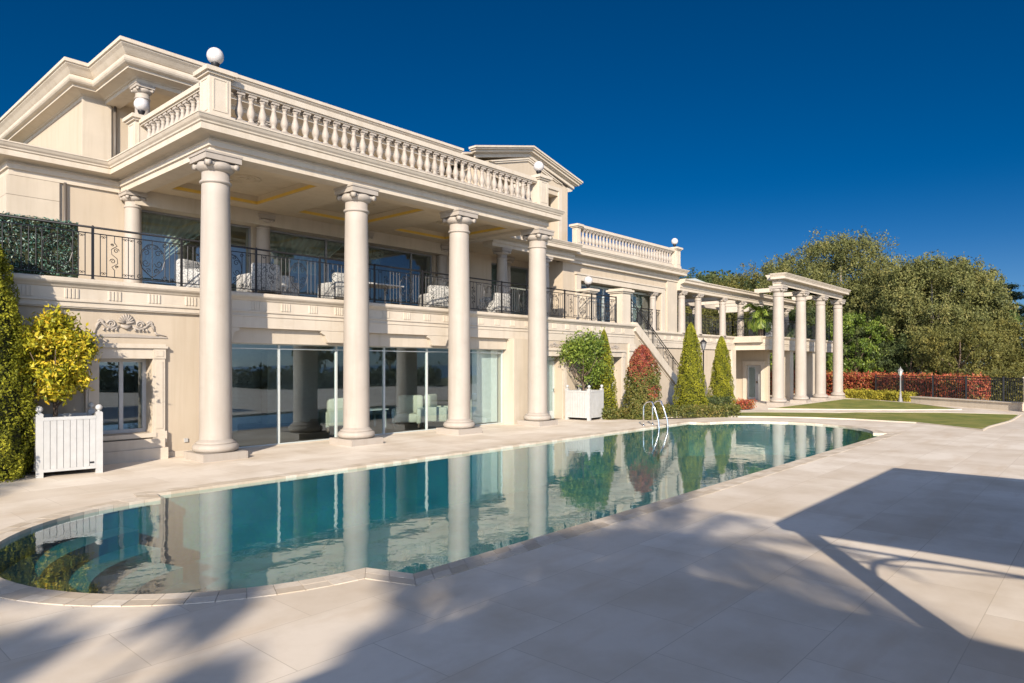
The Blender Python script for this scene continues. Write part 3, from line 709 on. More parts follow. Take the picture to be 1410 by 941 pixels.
# stair running down to the right
st=MB(); sx0,sx1=24.86,30.55
def sl(x): return Z1-(Z1+.12)*(x-sx0)/(sx1-sx0)
st.prism([(sx0,-.3),(sx1,-.3),(sx1,sl(sx1)+.02),(sx0,sl(sx0)-.02)],'y',15.24,15.60); P(st,'stair_wall',STUCCO)
sc=MB(); 
sc.prism([(sx0-.02,sl(sx0)-.26),(sx1,sl(sx1)-.26),(sx1,sl(sx1)+.12),(sx0+.10,sl(sx0)+.10),(sx0-.02,sl(sx0)+.10)],'y',15.12,15.239)
sc.prism([(sx0,sl(sx0)-.017),(sx1,sl(sx1)+.025),(sx1,sl(sx1)+.12),(sx0,sl(sx0)+.12)],'y',15.2395,15.60)
sc.prism([(sx0+.4,sl(sx0+.4)-.36),(sx1,sl(sx1)-.36),(sx1,sl(sx1)-.31),(sx0+.4,sl(sx0+.4)-.31)],'y',15.205,15.2385)
P(sc,'stair_string',STONE_TRIM)
stp=MB()
for i in range(22):
    z=Z1-(i+1)*(Z1+.12)/22; x=sx0+(sx1-sx0)*i/22; stp.box(x,x+(sx1-sx0)/22,15.601,17.20,-.35,z)
P(stp,'stair_steps',STONE)
# wall of the rear terrace
w=MB(); wallgrid(w,'y',17.42,17.75,24.9,39.9,-.6,2.858,[(37.6,38.6,-.3,1.95)]); P(w,'wall',STUCCO)
P(surround(37.6,38.6,-.3,1.95,17.42,.22,.05,True,False),'door_surround',STONE_TRIM)
d=P(MB().box(37.6,38.6,17.64,17.70,-.3,1.95),'door',FRAME); MB().box(37.75,38.45,17.62,17.639,0,1.8).build('pane',GLASS,d)
w=MB(); w.box(39.35,39.901,17.30,17.419,-.6,2.857); P(w,'pilaster',STONE_TRIM)
w=MB(); wallgrid(w,'x',43.0,43.3,16.55,19.98,-.6,3.299,[(17.0,17.95,-.3,1.95)]); w.box(39.6,43.3,19.981,20.2,-.6,3.299); w.box(39.6,39.899,17.751,19.98,-.6,3.299); P(w,'wall',STUCCO)
d=P(MB().box(43.20,43.26,17.0,17.95,-.3,1.95),'door',WHITE); MB().box(43.185,43.199,17.45,17.85,-.1,1.8).build('pane',GLASS,d); MB().box(43.15,43.2,17.30,17.36,.8,.92).build('handle',CHROME,d)
s=MB(); s.box(42.94,43.0,16.78,16.99,-.3,2.16); s.box(42.94,43.0,17.96,18.17,-.3,2.16); s.box(42.94,43.0,16.991,17.959,1.96,2.16); s.box(42.9,43.0,16.73,18.22,2.161,2.22); P(s,'door_surround',STONE_TRIM)
for x in (44.2,48.4): pr=MB(); pr.box(x-.3,x+.3,15.5,16.1,-.5,2.857); pr.box(x-.38,x+.38,15.42,16.18,-.5,-.1); P(pr,'pier',STONE)
# ---- first floor, left wing
XL=4.1
w=MB(); w.box(XL,6.62,19.3,19.6,Z1,6.45); w.box(XL,XL+.3,19.601,26,Z1,6.45); P(w,'wall',STUCCO)
q=MB()
for i in range(6): q.box(XL-.06,XL+1.0,19.24,19.299,Z1+.02+i*.456,Z1+.02+i*.456+.448); q.box(XL-.06,XL-.001,19.30,20.3,Z1+.02+i*.456,Z1+.02+i*.456+.448)
P(q,'quoin',STONE)
P(MB().tube([(5.22,19.25,Z1),(5.22,19.25,6.44)],.035,8),'downspout',PIPE)
P(MB().sweep(ent(6.417,7.077,-.4),[(XL-.02,27),(XL-.02,19.24),(6.44,19.24)]),'entablature',STONE_TRIM)
P(MB().box(XL,30,19.3,27,6.9,7.07),'roof_terrace_floor',STONE)
# rear wall of portico: glass between inner columns
ux=[6.95,10.0,10.55,13.6,14.15,17.2]
for a,b in ((6.92,10.03),(10.51,13.62),(14.10,17.2)):
    window(a,b,Z1+.01,6.10,19.30,((a+b)/2+.55,),.06,None,GREYPOST)
w=MB()
for a,b in ((6.621,6.919),(10.031,10.509),(13.621,14.099),(17.201,20.35),): w.box(a,b,19.2,19.6,Z1,6.499)
w.box(6.92,17.2,19.23,19.6,6.101,6.5); P(w,'wall',STUCCO)
m=MB(); m.box(6.3,24,23,23.2,Z1,6.9); m.box(6.3,6.5,19.61,23,Z1,6.9); P(m,'room_wall',DARKROOM)
def curtain(x0,x1,y,z0,z1,tie,side=1,folds=9,name='curtain'):
    # hung from the top edge, gathered to the side lower down
    m=MB(); N=folds*6; K=14; vs=[];fs=[]
    for k in range(K+1):
        t=k/K; z=z1-(z1-z0)*t; g=1-(1-tie)*math.sin(min(1,t*1.25)*PI/2)**1.3
        for i in range(N+1):
            u=i/N; x=x0+(x1-x0)*u*g if side>0 else x1-(x1-x0)*u*g
            vs.append((x,y+.05*math.sin(u*folds*2*PI),z))
    for k in range(K):
        for i in range(N): a=k*(N+1)+i; fs.append((a,a+1,a+N+2,a+N+1))
    m.add(vs,fs,True); return P(m,name,CURTAIN)
curtain(6.98,9.0,19.55,Z1+.02,6.05,.18,1)
curtain(10.55,13.5,19.55,4.9,6.05,.72,1)
curtain(14.2,15.2,19.6,Z1+.02,6.05,.3,1); curtain(20.6,21.6,19.6,Z1+.02,6.0,.4,1)
# recessed bay under the pediment
P(MB().sweep(ent(6.30,6.92,-.44),[(17.98,16.92),(22.95,16.92)]),'entablature',STONE_TRIM)
P(MB().box(17.7,22.95,17.36,19.3,6.45,6.6),'ceiling',CEIL)
window(20.36,22.8,Z1+.01,6.2,19.32,(21.6,),.07,None,GREYPOST)
w=MB(); w.box(20.351,22.9,19.30,19.6,6.201,6.5); w.box(22.80,23.1,17.7505,19.3,Z1,6.5); P(w,'wall',STUCCO)
# right block
w=MB(); wallgrid(w,'y',17.40,17.75,22.80,32.5,Z1,6.32,[(24.0,31.0,Z1,5.62)]); w.box(32.2,32.5,17.751,24,Z1,6.32); P(w,'wall',STUCCO)
s=MB(); s.box(23.68,24.0,17.33,17.399,Z1,5.62); s.box(31.0,31.3,17.33,17.399,Z1,5.62); s.box(23.68,31.3,17.33,17.399,5.621,5.86); s.box(23.62,31.36,17.29,17.399,5.861,5.92); P(s,'window_surround',STONE_TRIM)
window(24.02,30.98,Z1+.01,5.60,17.92,(26.6,29.1),.10,None,FRAME)
column(V,30.45,17.55,Z1,5.62,.17,False)
curtain(28.9,30.8,18.2,Z1+.02,5.5,.5,1)
m=MB(); m.box(23.1,32.2,21,21.2,Z1,6.3); P(m,'room_wall',DARKROOM)
s=MB(); s.box(31.5,32.52,17.30,17.399,Z1,6.30); P(s,'pilaster',STONE)
P(MB().sweep(ent(6.30,6.92,-.4),[(22.951,17.25),(32.52,17.25),(32.52,24)]),'entablature',STONE_TRIM)
P(MB().box(22.9,32.5,17.3,24,6.85,6.915),'roof_terrace_floor',STONE)
pedestal(23.52,17.22,6.92,1.02,.26); pedestal(32.1,17.22,6.92,1.12,.44)
balustrade(((23.68,17.22),(31.88,17.22)),6.92,.262,0)
balustrade(((32.1,17.45),(32.1,21)),6.92,.30,0)
globe(32.1,17.22,8.02,'white globe lamp on the far right end pedestal of the upper balustrade',)
# ---- pediment pavilion
w=MB(); wallgrid(w,'y',18.30,18.7,18.8,24.32,6.92,9.75,[(19.4,23.62,7.3,9.35)]); w.box(24.02,24.32,18.701,24,6.92,9.75); w.box(18.8,19.1,18.701,24,6.92,9.75)
w.prism([(18.8,9.75),(24.32,9.75),(24.32,9.80),(21.56,10.62),(18.8,9.80)],'y',18.301,18.6); P(w,'wall',STUCCO)
w=MB(); w.box(18.9,24.2,20.6,20.8,6.95,9.7); w.box(19.1,24.0,18.71,20.6,9.5,9.6); P(w,'loggia_wall',STUCCO)
w=MB(); w.box(19.8,20.5,20.55,20.599,7.1,9.0); w.box(21.8,22.7,20.55,20.599,7.1,9.0); P(w,'shutter',CURTAIN)
s=MB(); s.box(23.62,23.85,18.24,18.299,7.0,9.55); s.box(19.2,23.85,18.24,18.299,9.551,9.7); P(s,'window_surround',STONE_TRIM)
def rake(yf,yb):
    m=MB(); ax,az=21.56,10.98; 
    prof=[(-.42,0.30),(-.10,0.30),(-.10,.22),(0,.16),(.02,.10),(.25,.06),(.27,-.02),(.27,-.10),(-.42,-.10)]
    lay=[(0,.0,-.07),(.05,-.072,-.13),(.13,-.132,-.22),(.22,-.222,-.26),(.30,-.262,-.40)]  # (setback, top, bottom)
    for sb,t,bz in lay:
        for sgn in (1,-1):
            hx=3.42-sb*.9; drop=.80*(hx/3.42)
            poly=[(ax,az+t),(ax+sgn*hx,az+t-drop),(ax+sgn*hx,az+bz-drop),(ax,az+bz)]
            m.prism(poly,'y',yf+sb,yb)
    return m
P(rake(17.92,18.29),'pediment',STONE_TRIM)
m=MB(); ax,az=21.56,10.90
m.prism([(ax-3.40,az-.83),(ax,az-.01),(ax+3.40,az-.83),(ax+3.40,az-.9),(ax,az-.09),(ax-3.40,az-.9)],'y',18.61,25); P(m,'pavilion_roof',STONE_TRIM)
P(MB().sweep([(0,9.66),(.10,9.68),(.30,9.74),(.38,9.78),(.40,9.86),(.0,9.86)],[(24.33,18.32),(24.33,25)]),'cornice',STONE_TRIM)
m=MB()
for i in range(2): m.prism([(ax-2.35+.25*i,9.90+.0*i),(ax,10.55-.07*i),(ax+2.35-.25*i,9.90),(ax+2.2-.25*i,9.90),(ax,10.48-.07*i),(ax-2.2+.25*i,9.90)],'y',18.22+.03*i,18.299)
P(m,'tympanum_moulding',STONE_TRIM)
# ---- attic
AZ=9.30
def att(zb,zt,back=-.4):
    p=[(back,zb),(0,zb),(0,zb+.10),(.03,zb+.105),(.05,zb+.13)]
    p+=[(.30,zb+.20),(.31,zb+.17),(.33,zb+.17),(.33,zb+.22)]
    for i in range(9): a=-PI/2+PI*i/8; p.append((.34+.12*math.cos(a)+.02*i/8,zb+.345+.115*math.sin(a)))
    p+=[(.40,zb+.475),(.44,zb+.52),(.50,zb+.60),(.56,zb+.66),(.56,zb+.69),(.60,zb+.70),(.60,zt),(back,zt)]
    return p
P(MB().sweep(att(AZ,10.09),[(6.20,31),(6.20,21.3),(6.75,21.3),(6.75,18.95),(17.35,18.95),(17.35,21.3),(18.0,21.3),(18.0,31)]),'attic_cornice',STONE_TRIM)
P(MB().box(6.55,17.65,21.71,31,9.95,10.08),'attic_roof',STONE_TRIM)
P(MB().box(7.15,8.3,19.35,21.7,9.42,9.60).box(8.301,16.95,19.351,19.9,9.42,9.60),'attic_ceiling',CEIL)
w=MB(); wallgrid(w,'y',21.32,21.7,6.22,17.98,7.08,9.42,[(9.0,10.2,7.08,9.0),(12.0,13.4,7.08,9.0),(15.2,16.4,7.08,9.0)]); w.box(6.22,6.5,21.701,31,7.08,9.42); P(w,'wall',STUCCO)
w=MB(); w.box(8.5,17,21.75,21.8,7.08,9.1); P(w,'shutter',CURTAIN)
P(MB().box(6.18,6.9,21.26,21.319,7.08,9.30),'pilaster',STONE)
P(MB().tube([(7.0,21.25,7.1),(7.0,21.25,9.3)],.035,8),'downspout',PIPE)
for x in (6.96,10.3,13.7,17.1): column(V,x,19.16,7.08,9.30,.195,False)
# ---- pedestals on the balcony
pedestal(22.29,15.75,Z1,1.32,.46); globe(22.29,15.75,Z1+1.31,'white globe lamp on the short balcony pedestal in front of the right wing window')
m=MB(); m.cbox(24.42,15.62,Z1+.001,.62,.62,1.30); m.cbox(24.42,15.62,Z1+1.302,.74,.74,.06); m.cbox(24.42,15.62,Z1+1.363,.86,.86,.08); m.cbox(24.42,15.62,Z1+1.444,.70,.70,.04); P(m,'stair_pillar',STONE_TRIM)
# ---- pergola terrace on the right
for x in (33.1,35.0,38.1): column(V,x,17.35,Z1,5.88,.20,False)
for x in (40.7,): column(V,x,17.36,Z1,5.88,.20,False)
for x in (42.45,48.4): column(V,x,17.35,Z1,5.88,.20,False)
for x in (36.0,38.9,42.5): column(V,x,21.3,Z1,5.88,.20,False)
pg=[(-.36,5.88),(0,5.88),(0,6.02),(.03,6.025),(.03,6.14),(.02,6.15),(.06,6.20),(.26,6.26),(.28,6.26),(.28,6.36),(.34,6.42),(.34,6.46),(-.36,6.46)]
P(MB().sweep(pg,[(32.525,17.15),(49.3,17.15),(49.3,22.6)]),'pergola_beam',STONE_TRIM)
P(MB().box(32.55,47.0,21.1,21.5,5.881,6.30),'pergola_beam',STONE_TRIM)
for x in (34.9,36.2,38.4,40.7,43.0,45.3): P(MB().prism([(17.52,6.0),(21.09,6.0),(21.09,6.22),(17.52,6.22)],'x',x-.11,x+.11),'pergola_rafter',STONE_TRIM)
m=MB(); m.prism([(32.7,6.50),(40.2,6.50),(40.0,6.62),(36.4,6.95),(33.6,6.62)],'y',18.2,20.8); P(m,'glass_roof_hood',FRAME)
P(MB().box(33.5,38.3,17.8,20.9,6.235,6.255),'sun_sail',SHADE)
# ------------------------------------------------------------------ free-standing colonnade
K=empty('colonnade',(44.3,14.37,-.3)); tag(K,'free standing row of four tall stone columns carrying one straight cornice beam','colonnade')
for x in (38.85,42.5,46.15,49.8): column(K,x,14.37,-.3,6.42,.325,True,STONE_COL)
m=MB(); m.sweep(ent(6.42,7.08,-.44),[(38.62,14.60),(38.62,14.15),(50.03,14.15),(50.03,14.60)],closed=False); m.box(38.7,49.95,14.30,14.58,6.42,7.07)
m.build('entablature',STONE_TRIM,K)
mm=MB(); mm.sweep(ent(6.42,7.08,-.40),[(50.0,14.585),(38.65,14.585)]); mm.build('rear_entablature',STONE_TRIM,K)
for x in (42.3,45.6,48.9):
    MB().box(x-.14,x+.14,15.04,17.09,6.47,6.72).build('tie_beam',STONE_TRIM,K)
# ------------------------------------------------------------------ wrought iron railings
PW=1.79
def panel_mesh(w,shear=0.0,full=True):
    m=MB(); b=.010
    def z(x,zz): return zz+shear*x
    def bar(x,z0=.10,z1=.93): m.tube([(x,0,z(x,z0)),(x,0,z(x,z1))],b,4,smooth=False)
    def curl(cx,cz,s,f=1,a0=0,turns=1.3,r=.008):
        pts=[]
        for i in range(12):
            t=i/11; a=a0+t*turns*2*PI; q=s*(1-.78*t); x=cx+f*q*math.cos(a); pts.append((x,0,z(x,cz+q*math.sin(a))))
        m.tube(pts,r,4,smooth=False)
    k=w/1.79
    def lyre(cx):
        for f in (1,-1):
            pts=[(cx,0,.86),(cx+f*.10,0,.84),(cx+f*.22,0,.70),(cx+f*.25,0,.52),(cx+f*.20,0,.34),(cx+f*.08,0,.22),(cx,0,.16)]
            m.tube([(x,y,z(x,q)) for x,y,q in pts],.010,4,smooth=False)
            curl(cx+f*.12,.68,.075,f); curl(cx+f*.13,.46,.085,f,PI); curl(cx+f*.08,.30,.055,f); curl(cx+f*.07,.80,.045,f,PI)
            curl(cx+f*.25,.86,.05,f); curl(cx+f*.25,.17,.06,f,PI)
        m.tube([(cx,0,z(cx,.10)),(cx,0,z(cx,.93))],.007,4,smooth=False)
    def ess(cx):
        m.tube([(cx,0,z(cx,.93)),(cx,0,z(cx,.80))],.008,4,smooth=False); m.tube([(cx,0,z(cx,.10)),(cx,0,z(cx,.24))],.008,4,smooth=False)
        pts=[(cx+.0,0,.80),(cx+.05,0,.74),(cx-.06,0,.66),(cx-.05,0,.56),(cx+.05,0,.48),(cx+.06,0,.38),(cx-.05,0,.30),(cx,0,.24)]
        m.tube([(x,y,z(x,q)) for x,y,q in pts],.009,4,smooth=False)
        curl(cx+.035,.64,.055,1); curl(cx-.035,.42,.055,-1); curl(cx-.04,.75,.03,-1); curl(cx+.04,.31,.03,1)
    for x in (.14,.26,.56,.68,.80,.90,1.43,1.53,1.65): bar(x*k)
    ess(.41*k); lyre(1.165*k)
    for x0,x1 in ((.14,.26),(.56,.68),(.68,.80),(1.53,1.65)):
        for zz in (.88,.15): c=(x0+x1)/2*k; curl(c-.02,zz,.028,-1,0,1,.006); curl(c+.02,zz,.028,1,0,1,.006)
    def rail(zz,h,d): 
        m.add([(0,-d,zz),(w,-d,zz+shear*w),(w,d,zz+shear*w),(0,d,zz),(0,-d,zz+h),(w,-d,zz+h+shear*w),(w,d,zz+h+shear*w),(0,d,zz+h)],[(0,1,2,3),(4,7,6,5),(0,4,5,1),(1,5,6,2),(2,6,7,3),(3,7,4,0)])
    rail(.93,.02,.011); rail(.085,.02,.011)
    return m
shared={}
def railing(name,label,pts,z,cat='railing',group='wrought iron railings of the villa',shear=0.0,w=PW):
    root=empty(name,(pts[0][0],pts[0][1],z)); tag(root,label,cat,group)
    for (a,b) in zip(pts[:-1],pts[1:]):
        L=math.hypot(b[0]-a[0],b[1]-a[1]); n=max(1,round(L/w)); ww=L/n; ang=math.atan2(b[1]-a[1],b[0]-a[0]); ux,uy=math.cos(ang),math.sin(ang)
        for i in range(n+1):
            x,y=a[0]+ux*ww*i,a[1]+uy*ww*i; dz=shear*ww*i
            if 'post' not in shared:
                pm=MB(); pm.cbox(0,0,0,.042,.042,1.06); pm.cbox(0,0,.0,.07,.07,.03); pm.lathe(0,0,[(.01,1.06),(.03,1.075),(.01,1.10)],8)
                shared['post']=pm.build('post',IRON,root,loc=(x,y,z+dz))
            else:
                o=shared['post'].copy(); COL.objects.link(o); o.parent=root; o.location=Vector((x,y,z+dz))-wl(root)
            if i<n:
                key=('panel',round(ww,2),round(shear,3))
                if key not in shared: o=panel_mesh(ww,shear).build('scroll_panel',IRON,root,loc=(x,y,z+dz)); shared[key]=o
                else: o=shared[key].copy(); COL.objects.link(o); o.parent=root; o.location=Vector((x,y,z+dz))-wl(root)
                o.rotation_euler=(0,0,ang)
        h=MB(); z1=z+shear*L; h.tube([(a[0],a[1],z+1.06),(b[0],b[1],z1+1.06)],.022,6); h.build('handrail',IRON,root)
    return root
x0=8.46-PW*6
railing('balcony_railing','long black wrought iron scroll railing along the front balcony behind the portico columns',[(x0,15.34),(x0+PW*14.5,15.34)],3.68,w=PW)
railing('balcony_railing','black scroll railing of the rear terrace between the stair and the pergola',[(25.2,17.47),(39.75,17.47),(39.75,15.5),(51.8,15.5)],3.68)
railing('stair_railing','black scroll railing sloping down beside the outer stone stair',[(24.95,15.42),(30.4,15.42)],3.70,shear=-(Z1+.12)/(sx1-sx0))
# artificial hedge screen tied inside the left end of the railing
n=9000; p=np.stack([rng.uniform(-2.2,4.42,n),15.43+rng.normal(size=n)*.025,rng.uniform(3.72,4.82,n)],1); d=np.tile([0,-1,.1],(n,1)).astype(float)
hs_=leaf_obj('foliage',leafcloud(p,d,.06,None,.35,.8,.7),rng.random(n),L_FAKE); 
root=empty('hedge_screen',(1.1,15.43,3.68)); tag(root,'green and white artificial hedge screen behind the left end of the balcony railing','hedge screen'); hs_.parent=root; hs_.location=-Vector(root.location)
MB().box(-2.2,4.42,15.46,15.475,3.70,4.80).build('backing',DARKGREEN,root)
# ------------------------------------------------------------------ balcony furniture
def rbox(m,x0,x1,y0,y1,z0,z1,r=.06):
    # softened block built from stacked rounded rectangles
    def ringp(i,z):
        P_=[]
        for cx,cy,a0 in ((x1-r,y1-r,0),(x0+r,y1-r,90),(x0+r,y0+r,180),(x1-r,y0+r,270)):
            for q in range(5): a=R(a0+q*22.5); P_.append((cx+(r-i)*math.cos(a),cy+(r-i)*math.sin(a),z))
        return P_
    rings=[ringp(r*.6,z0),ringp(0,z0+r*.6)]+[ringp(r*(1-math.cos(t)),z1-r+r*math.sin(t)) for t in (0,.5,1.0,1.4)]
    N=20; vs=[v for g in rings for v in g]; fs=[(k*N+i,k*N+(i+1)%N,(k+1)*N+(i+1)%N,(k+1)*N+i) for k in range(len(rings)-1) for i in range(N)]
    fs+=[tuple(range(N-1,-1,-1)),tuple(range((len(rings)-1)*N,len(rings)*N))]
    m.add(vs,fs,True); return m
def make_armchair(name,mat,h=.86,w=.86):
    t=empty(name)
    s=MB(); rbox(s,-w/2+.12,w/2-.12,-.42,.30,.16,.44,.07); s.build('seat',mat,t)
    b=MB(); rbox(b,-w/2+.06,w/2-.06,.20,.44,.16,h,.09); b.build('backrest',mat,t)
    for sx in (-1,1):
        a=MB(); rbox(a,min(sx*(w/2),sx*(w/2-.16)),max(sx*(w/2),sx*(w/2-.16)),-.40,.36,.12,.60,.06); a.build('armrest',mat,t)
    for sx in (-1,1):
        for sy in (-.34,.36): l=MB(); l.cbox(sx*(w/2-.08),sy,0,.05,.05,.15); l.build('leg',BARK,t)
    return t
chair0=make_armchair('patio_armchair',FABRIC)
spots=[(7.35,16.6,.5,'black and white patterned armchair half hidden by the leftmost portico column'),(8.7,16.3,PI,'patterned armchair on the balcony just right of the leftmost column'),
 (10.0,17.5,-.4,'patterned armchair left of the second portico column near the glass'),(11.1,16.4,PI,'patterned armchair with rounded back between second and third column bases'),
 (14.9,16.6,PI-.3,'patterned armchair close behind the third portico column'),(17.9,16.7,PI,'patterned armchair beside the inner column with dappled shadow'),(18.9,17.9,2.2,'rearmost patterned armchair in the recessed bay under the pediment')]
for i,(x,y,a,l) in enumerate(spots):
    c=chair0 if i==0 else copy_tree(chair0); c.location=(x,y,Z1+.005); c.rotation_euler=(0,0,a); tag(c,l,'armchair','patterned armchairs on the balcony')
def table(x,y,z,w,d,label,h=.72,mat=WHITE,name='patio_table'):
    t=empty(name,(x,y,z)); tag(t,label,'table'); m=MB(); m.cbox(x,y,z+h-.04,w,d,.04); m.build('table_top',mat,t)
    for sx in (-1,1):
        for sy in (-1,1): l=MB(); l.cbox(x+sx*(w/2-.08),y+sy*(d/2-.08),z,.05,.05,h-.041); l.build('leg',mat,t)
table(12.4,16.7,Z1+.005,1.9,.9,'long white table on the balcony behind the second column')
table(9.3,17.0,Z1+.005,.8,.6,'low white side table between the patterned armchairs',.45)
# salon furniture behind the ground floor glass
s0=make_armchair('salon_armchair',PINKCHAIR,1.0,.95); s0.location=(14.15,17.0,0.005); s0.rotation_euler=(0,0,-.9); tag(s0,'pale green upholstered armchair behind the glass left of the third column','armchair','pale green salon seats')
s1=copy_tree(s0); s1.location=(15.4,16.9,.005); s1.rotation_euler=(0,0,.5); tag(s1,'pale green armchair behind the glass partly hidden by the third column','armchair','pale green salon seats')
s2=copy_tree(s0); s2.location=(11.9,17.6,.005); s2.rotation_euler=(0,0,PI-.3); tag(s2,'pale green low armchair behind the glass beside the second column','armchair','pale green salon seats')
s3=copy_tree(s0); s3.location=(12.6,18.6,.005); s3.rotation_euler=(0,0,PI+.5); tag(s3,'pale green armchair deepest inside the salon','armchair','pale green salon seats')
table(13.1,17.6,.005,.9,.7,'small pale round edged table between the salon armchairs',.6,FRAME,'salon_table')
# ------------------------------------------------------------------ planters
def make_planter():
    t=empty('planter_box'); w=1.02; h=1.08
    for sx in (-1,1):
        for sy in (-1,1):
            m=MB(); m.cbox(sx*(w/2-.055),sy*(w/2-.055),0,.11,.11,1.12); m.cbox(sx*(w/2-.055),sy*(w/2-.055),1.121,.08,.08,.012)
            m.lathe(sx*(w/2-.055),sy*(w/2-.055),[(.028,1.13),(.024,1.15)]+[(max(.004,.058*math.sin(PI*i/10)),1.205-.058*math.cos(PI*i/10)) for i in range(1,11)],14)
            m.build('corner_post',WHITE,t)
    for q in range(4):
        m=MB(); a=w/2-.11; n=8; bw=2*a/n
        for i in range(n): m.box(-a+i*bw+.004,-a+(i+1)*bw-.004,-.035,-.01,.14,1.0)
        m.box(-a,a,-.0095,.012,.12,1.02); m.box(-a,a,-.045,.0,1.0005,1.06); m.box(-a,a,-.04,.0,.09,.1395)
        o=m.build('side_panel',WHITE,t); o.location=(math.sin(q*PI/2)*(w/2-.04),-math.cos(q*PI/2)*(w/2-.04),0); o.rotation_euler=(0,0,q*PI/2)
    m=MB(); m.box(-w/2+.1,w/2-.1,-w/2+.1,w/2-.1,.14,.98); m.build('soil',SOIL,t)
    return t
pl=make_planter(); pl.location=(3.99,14.62,0); pl.rotation_euler=(0,0,R(-9)); tag(pl,'white wooden planter box with ball finials holding the yellow leaved citrus tree','planter','white square planter boxes')
p2=copy_tree(pl); p2.location=(20.35,14.54,0); p2.rotation_euler=(0,0,R(5)); tag(p2,'white wooden planter box right of the last portico column, in front of the doors','planter','white square planter boxes')
MB().box(.30,.37,-.513,-.5051,.19,.22).build('badge',IRON,pl,loc=wl(pl))
def leafy_ball(name,loc,rx,rz_,zc,mat,label,n=5000,leaf=.09,seed=1,cat='tree',trunk_h=1.0,lob=16,rough=.6):
    r=np.random.default_rng(seed); root=empty(name,loc); tag(root,label,cat)
    lobes=[]
    for i in range(lob):
        a=r.random()*2*PI; e=(r.random()*2-1); q=math.sqrt(1-e*e)*.62*(.6+.4*r.random()); s=rx*(.28+.16*r.random())
        lobes.append(((rx*q*math.cos(a),rx*q*math.sin(a),zc+rz_*e*.70),(s,s,s*1.15)))
    p,d,i_=blob_pts(lobes,n,.75); p+=r.normal(size=p.shape)*leaf*rough
    tn=np.clip(.5+.25*r.normal(size=n)+.12*d[:,2],0,1)
    leaf_obj('crown',leafcloud(p,d,leaf,tn,.42,.9,.6,.2),tn,mat,root)
    m=MB(); m.tube([(0,0,.9),(.03,.02,zc-rz_*.9),(-.02,.04,zc-rz_*.3)],[.05,.04,.03],8)
    for q in range(9): a=q*.75; z0=zc-rz_*(.85-.05*q); m.tube([(0,0,z0),(rx*.3*math.cos(a),rx*.3*math.sin(a),z0+.25*rz_),(rx*.7*math.cos(a),rx*.7*math.sin(a),z0+rz_*.75)],[.025,.016,.006],5)
    m.build('trunk',BARK,root,loc=wl(root)); return root
leafy_ball('citrus_tree',(3.80,14.65,0),.78,1.04,2.06,L_CITRUS,'bushy yellow and green citrus tree growing in the left white planter',10500,.095,3,lob=24)
leafy_ball('citrus_tree',(20.3,14.55,0),1.05,1.05,2.05,L_CITRUSG,'loose green citrus tree with bare lower twigs in the right white planter',5600,.11,9,lob=13,rough=1.3)
# ------------------------------------------------------------------ garden shrubs along the wall
cone_shrub('thuja',(2.72,14.75,0),4.35,.92,L_THUJA,'tall golden green thuja cut by the left edge of the picture','conifer',42000,.05,'conical thujas',power=.42,seed=1)
cone_shrub('thuja',(21.55,14.5,0),3.25,.56,L_THUJA,'golden thuja rising behind the citrus tree of the right planter','conifer',13000,.06,'conical thujas',power=.6,seed=2)
cone_shrub('photinia',(21.9,13.05,0),2.65,.66,L_PHOT,'rounded photinia shrub with red top leaves between planter and stair','shrub',16000,.07,None,flat=.38,seed=3,matb=L_MAROON)
cone_shrub('thuja',(25.1,12.75,0),3.6,.66,L_THUJA,'golden thuja in front of the stair foot, left of the lamp post','conifer',22000,.058,'conical thujas',power=.54,seed=4)
cone_shrub('thuja',(32.3,14.75,-.25),3.6,.68,L_THUJA,'golden thuja right of the wall lamp post near the porch','conifer',20000,.062,'conical thujas',power=.54,seed=5)
hedge('low_hedge',(23.9,12.05,0),(3.6,.7,.42),L_PHOT,'low dark clipped hedge around the feet of the photinia and thuja',6000,.08,R(-38),'hedge',seed=1)
hedge('low_hedge',(29.0,14.0,-.1),(3.4,1.0,.55),L_OAK,'low dark green hedge at the foot of the wall lamp post',5000,.09,0,'hedge',seed=2)
hedge('low_hedge',(21.2,13.75,0),(1.0,.5,.36),L_PHOT,'short low hedge tuft beside the right planter box',1800,.08,R(-10),'hedge',seed=3)
hedge('low_hedge',(33.9,14.3,-.25),(1.4,.7,.42),L_RED,'small reddish ground shrub before the porch wall pilaster',1500,.09,0,'hedge',seed=4)
tag(drape('planting_bed',[(21.3,15.2),(21.3,13.5),(22.2,12.4),(23.3,11.7),(25.0,11.6),(26.6,12.3),(28,13.2),(34.4,14.0),(34.6,15.1)],.012,SOIL),kind='structure')
# ------------------------------------------------------------------ lamps
def lamp_post(x,y,z,H,label,mat=IRON,r=.035,lg=None):
    t=empty('lamp_post',(x,y,z)); tag(t,label,'street lamp','lantern lamp posts in the garden')
    m=MB(); m.lathe(x,y,[(.13,0),(.14,.05),(.10,.12),(.11,.20),(.07,.30),(.06,.55),(.045,.62),(r,.66),(r*.85,H-.62),(.05,H-.60),(.03,H-.55),(.05,H-.50)],14,z); m.build('post',mat,t)
    g=MB(); g.lathe(x,y,[(.06,H-.50),(.135,H-.20)],6,z,False); g.build('lantern_glass',lg or FRAME,t)
    c=MB(); c.lathe(x,y,[(.17,H-.20),(.16,H-.17),(.09,H-.08),(.03,H-.03),(.012,H+.06)],6,z,False)
    for i in range(6):
        a=2*PI*i/6; c.tube([(x+.062*math.cos(a),y+.062*math.sin(a),z+H-.50),(x+.14*math.cos(a),y+.14*math.sin(a),z+H-.20)],.008,4)
    c.build('lantern_cap',mat,t); return t
lamp_post(30.0,14.6,-.15,3.35,'dark lantern lamp post against the wall between the two thujas',lg=GREYPOST)
lamp_post(46.7,9.9,-.3,2.1,'grey lantern lamp post in front of the red hedge',GREYPOST,.045)
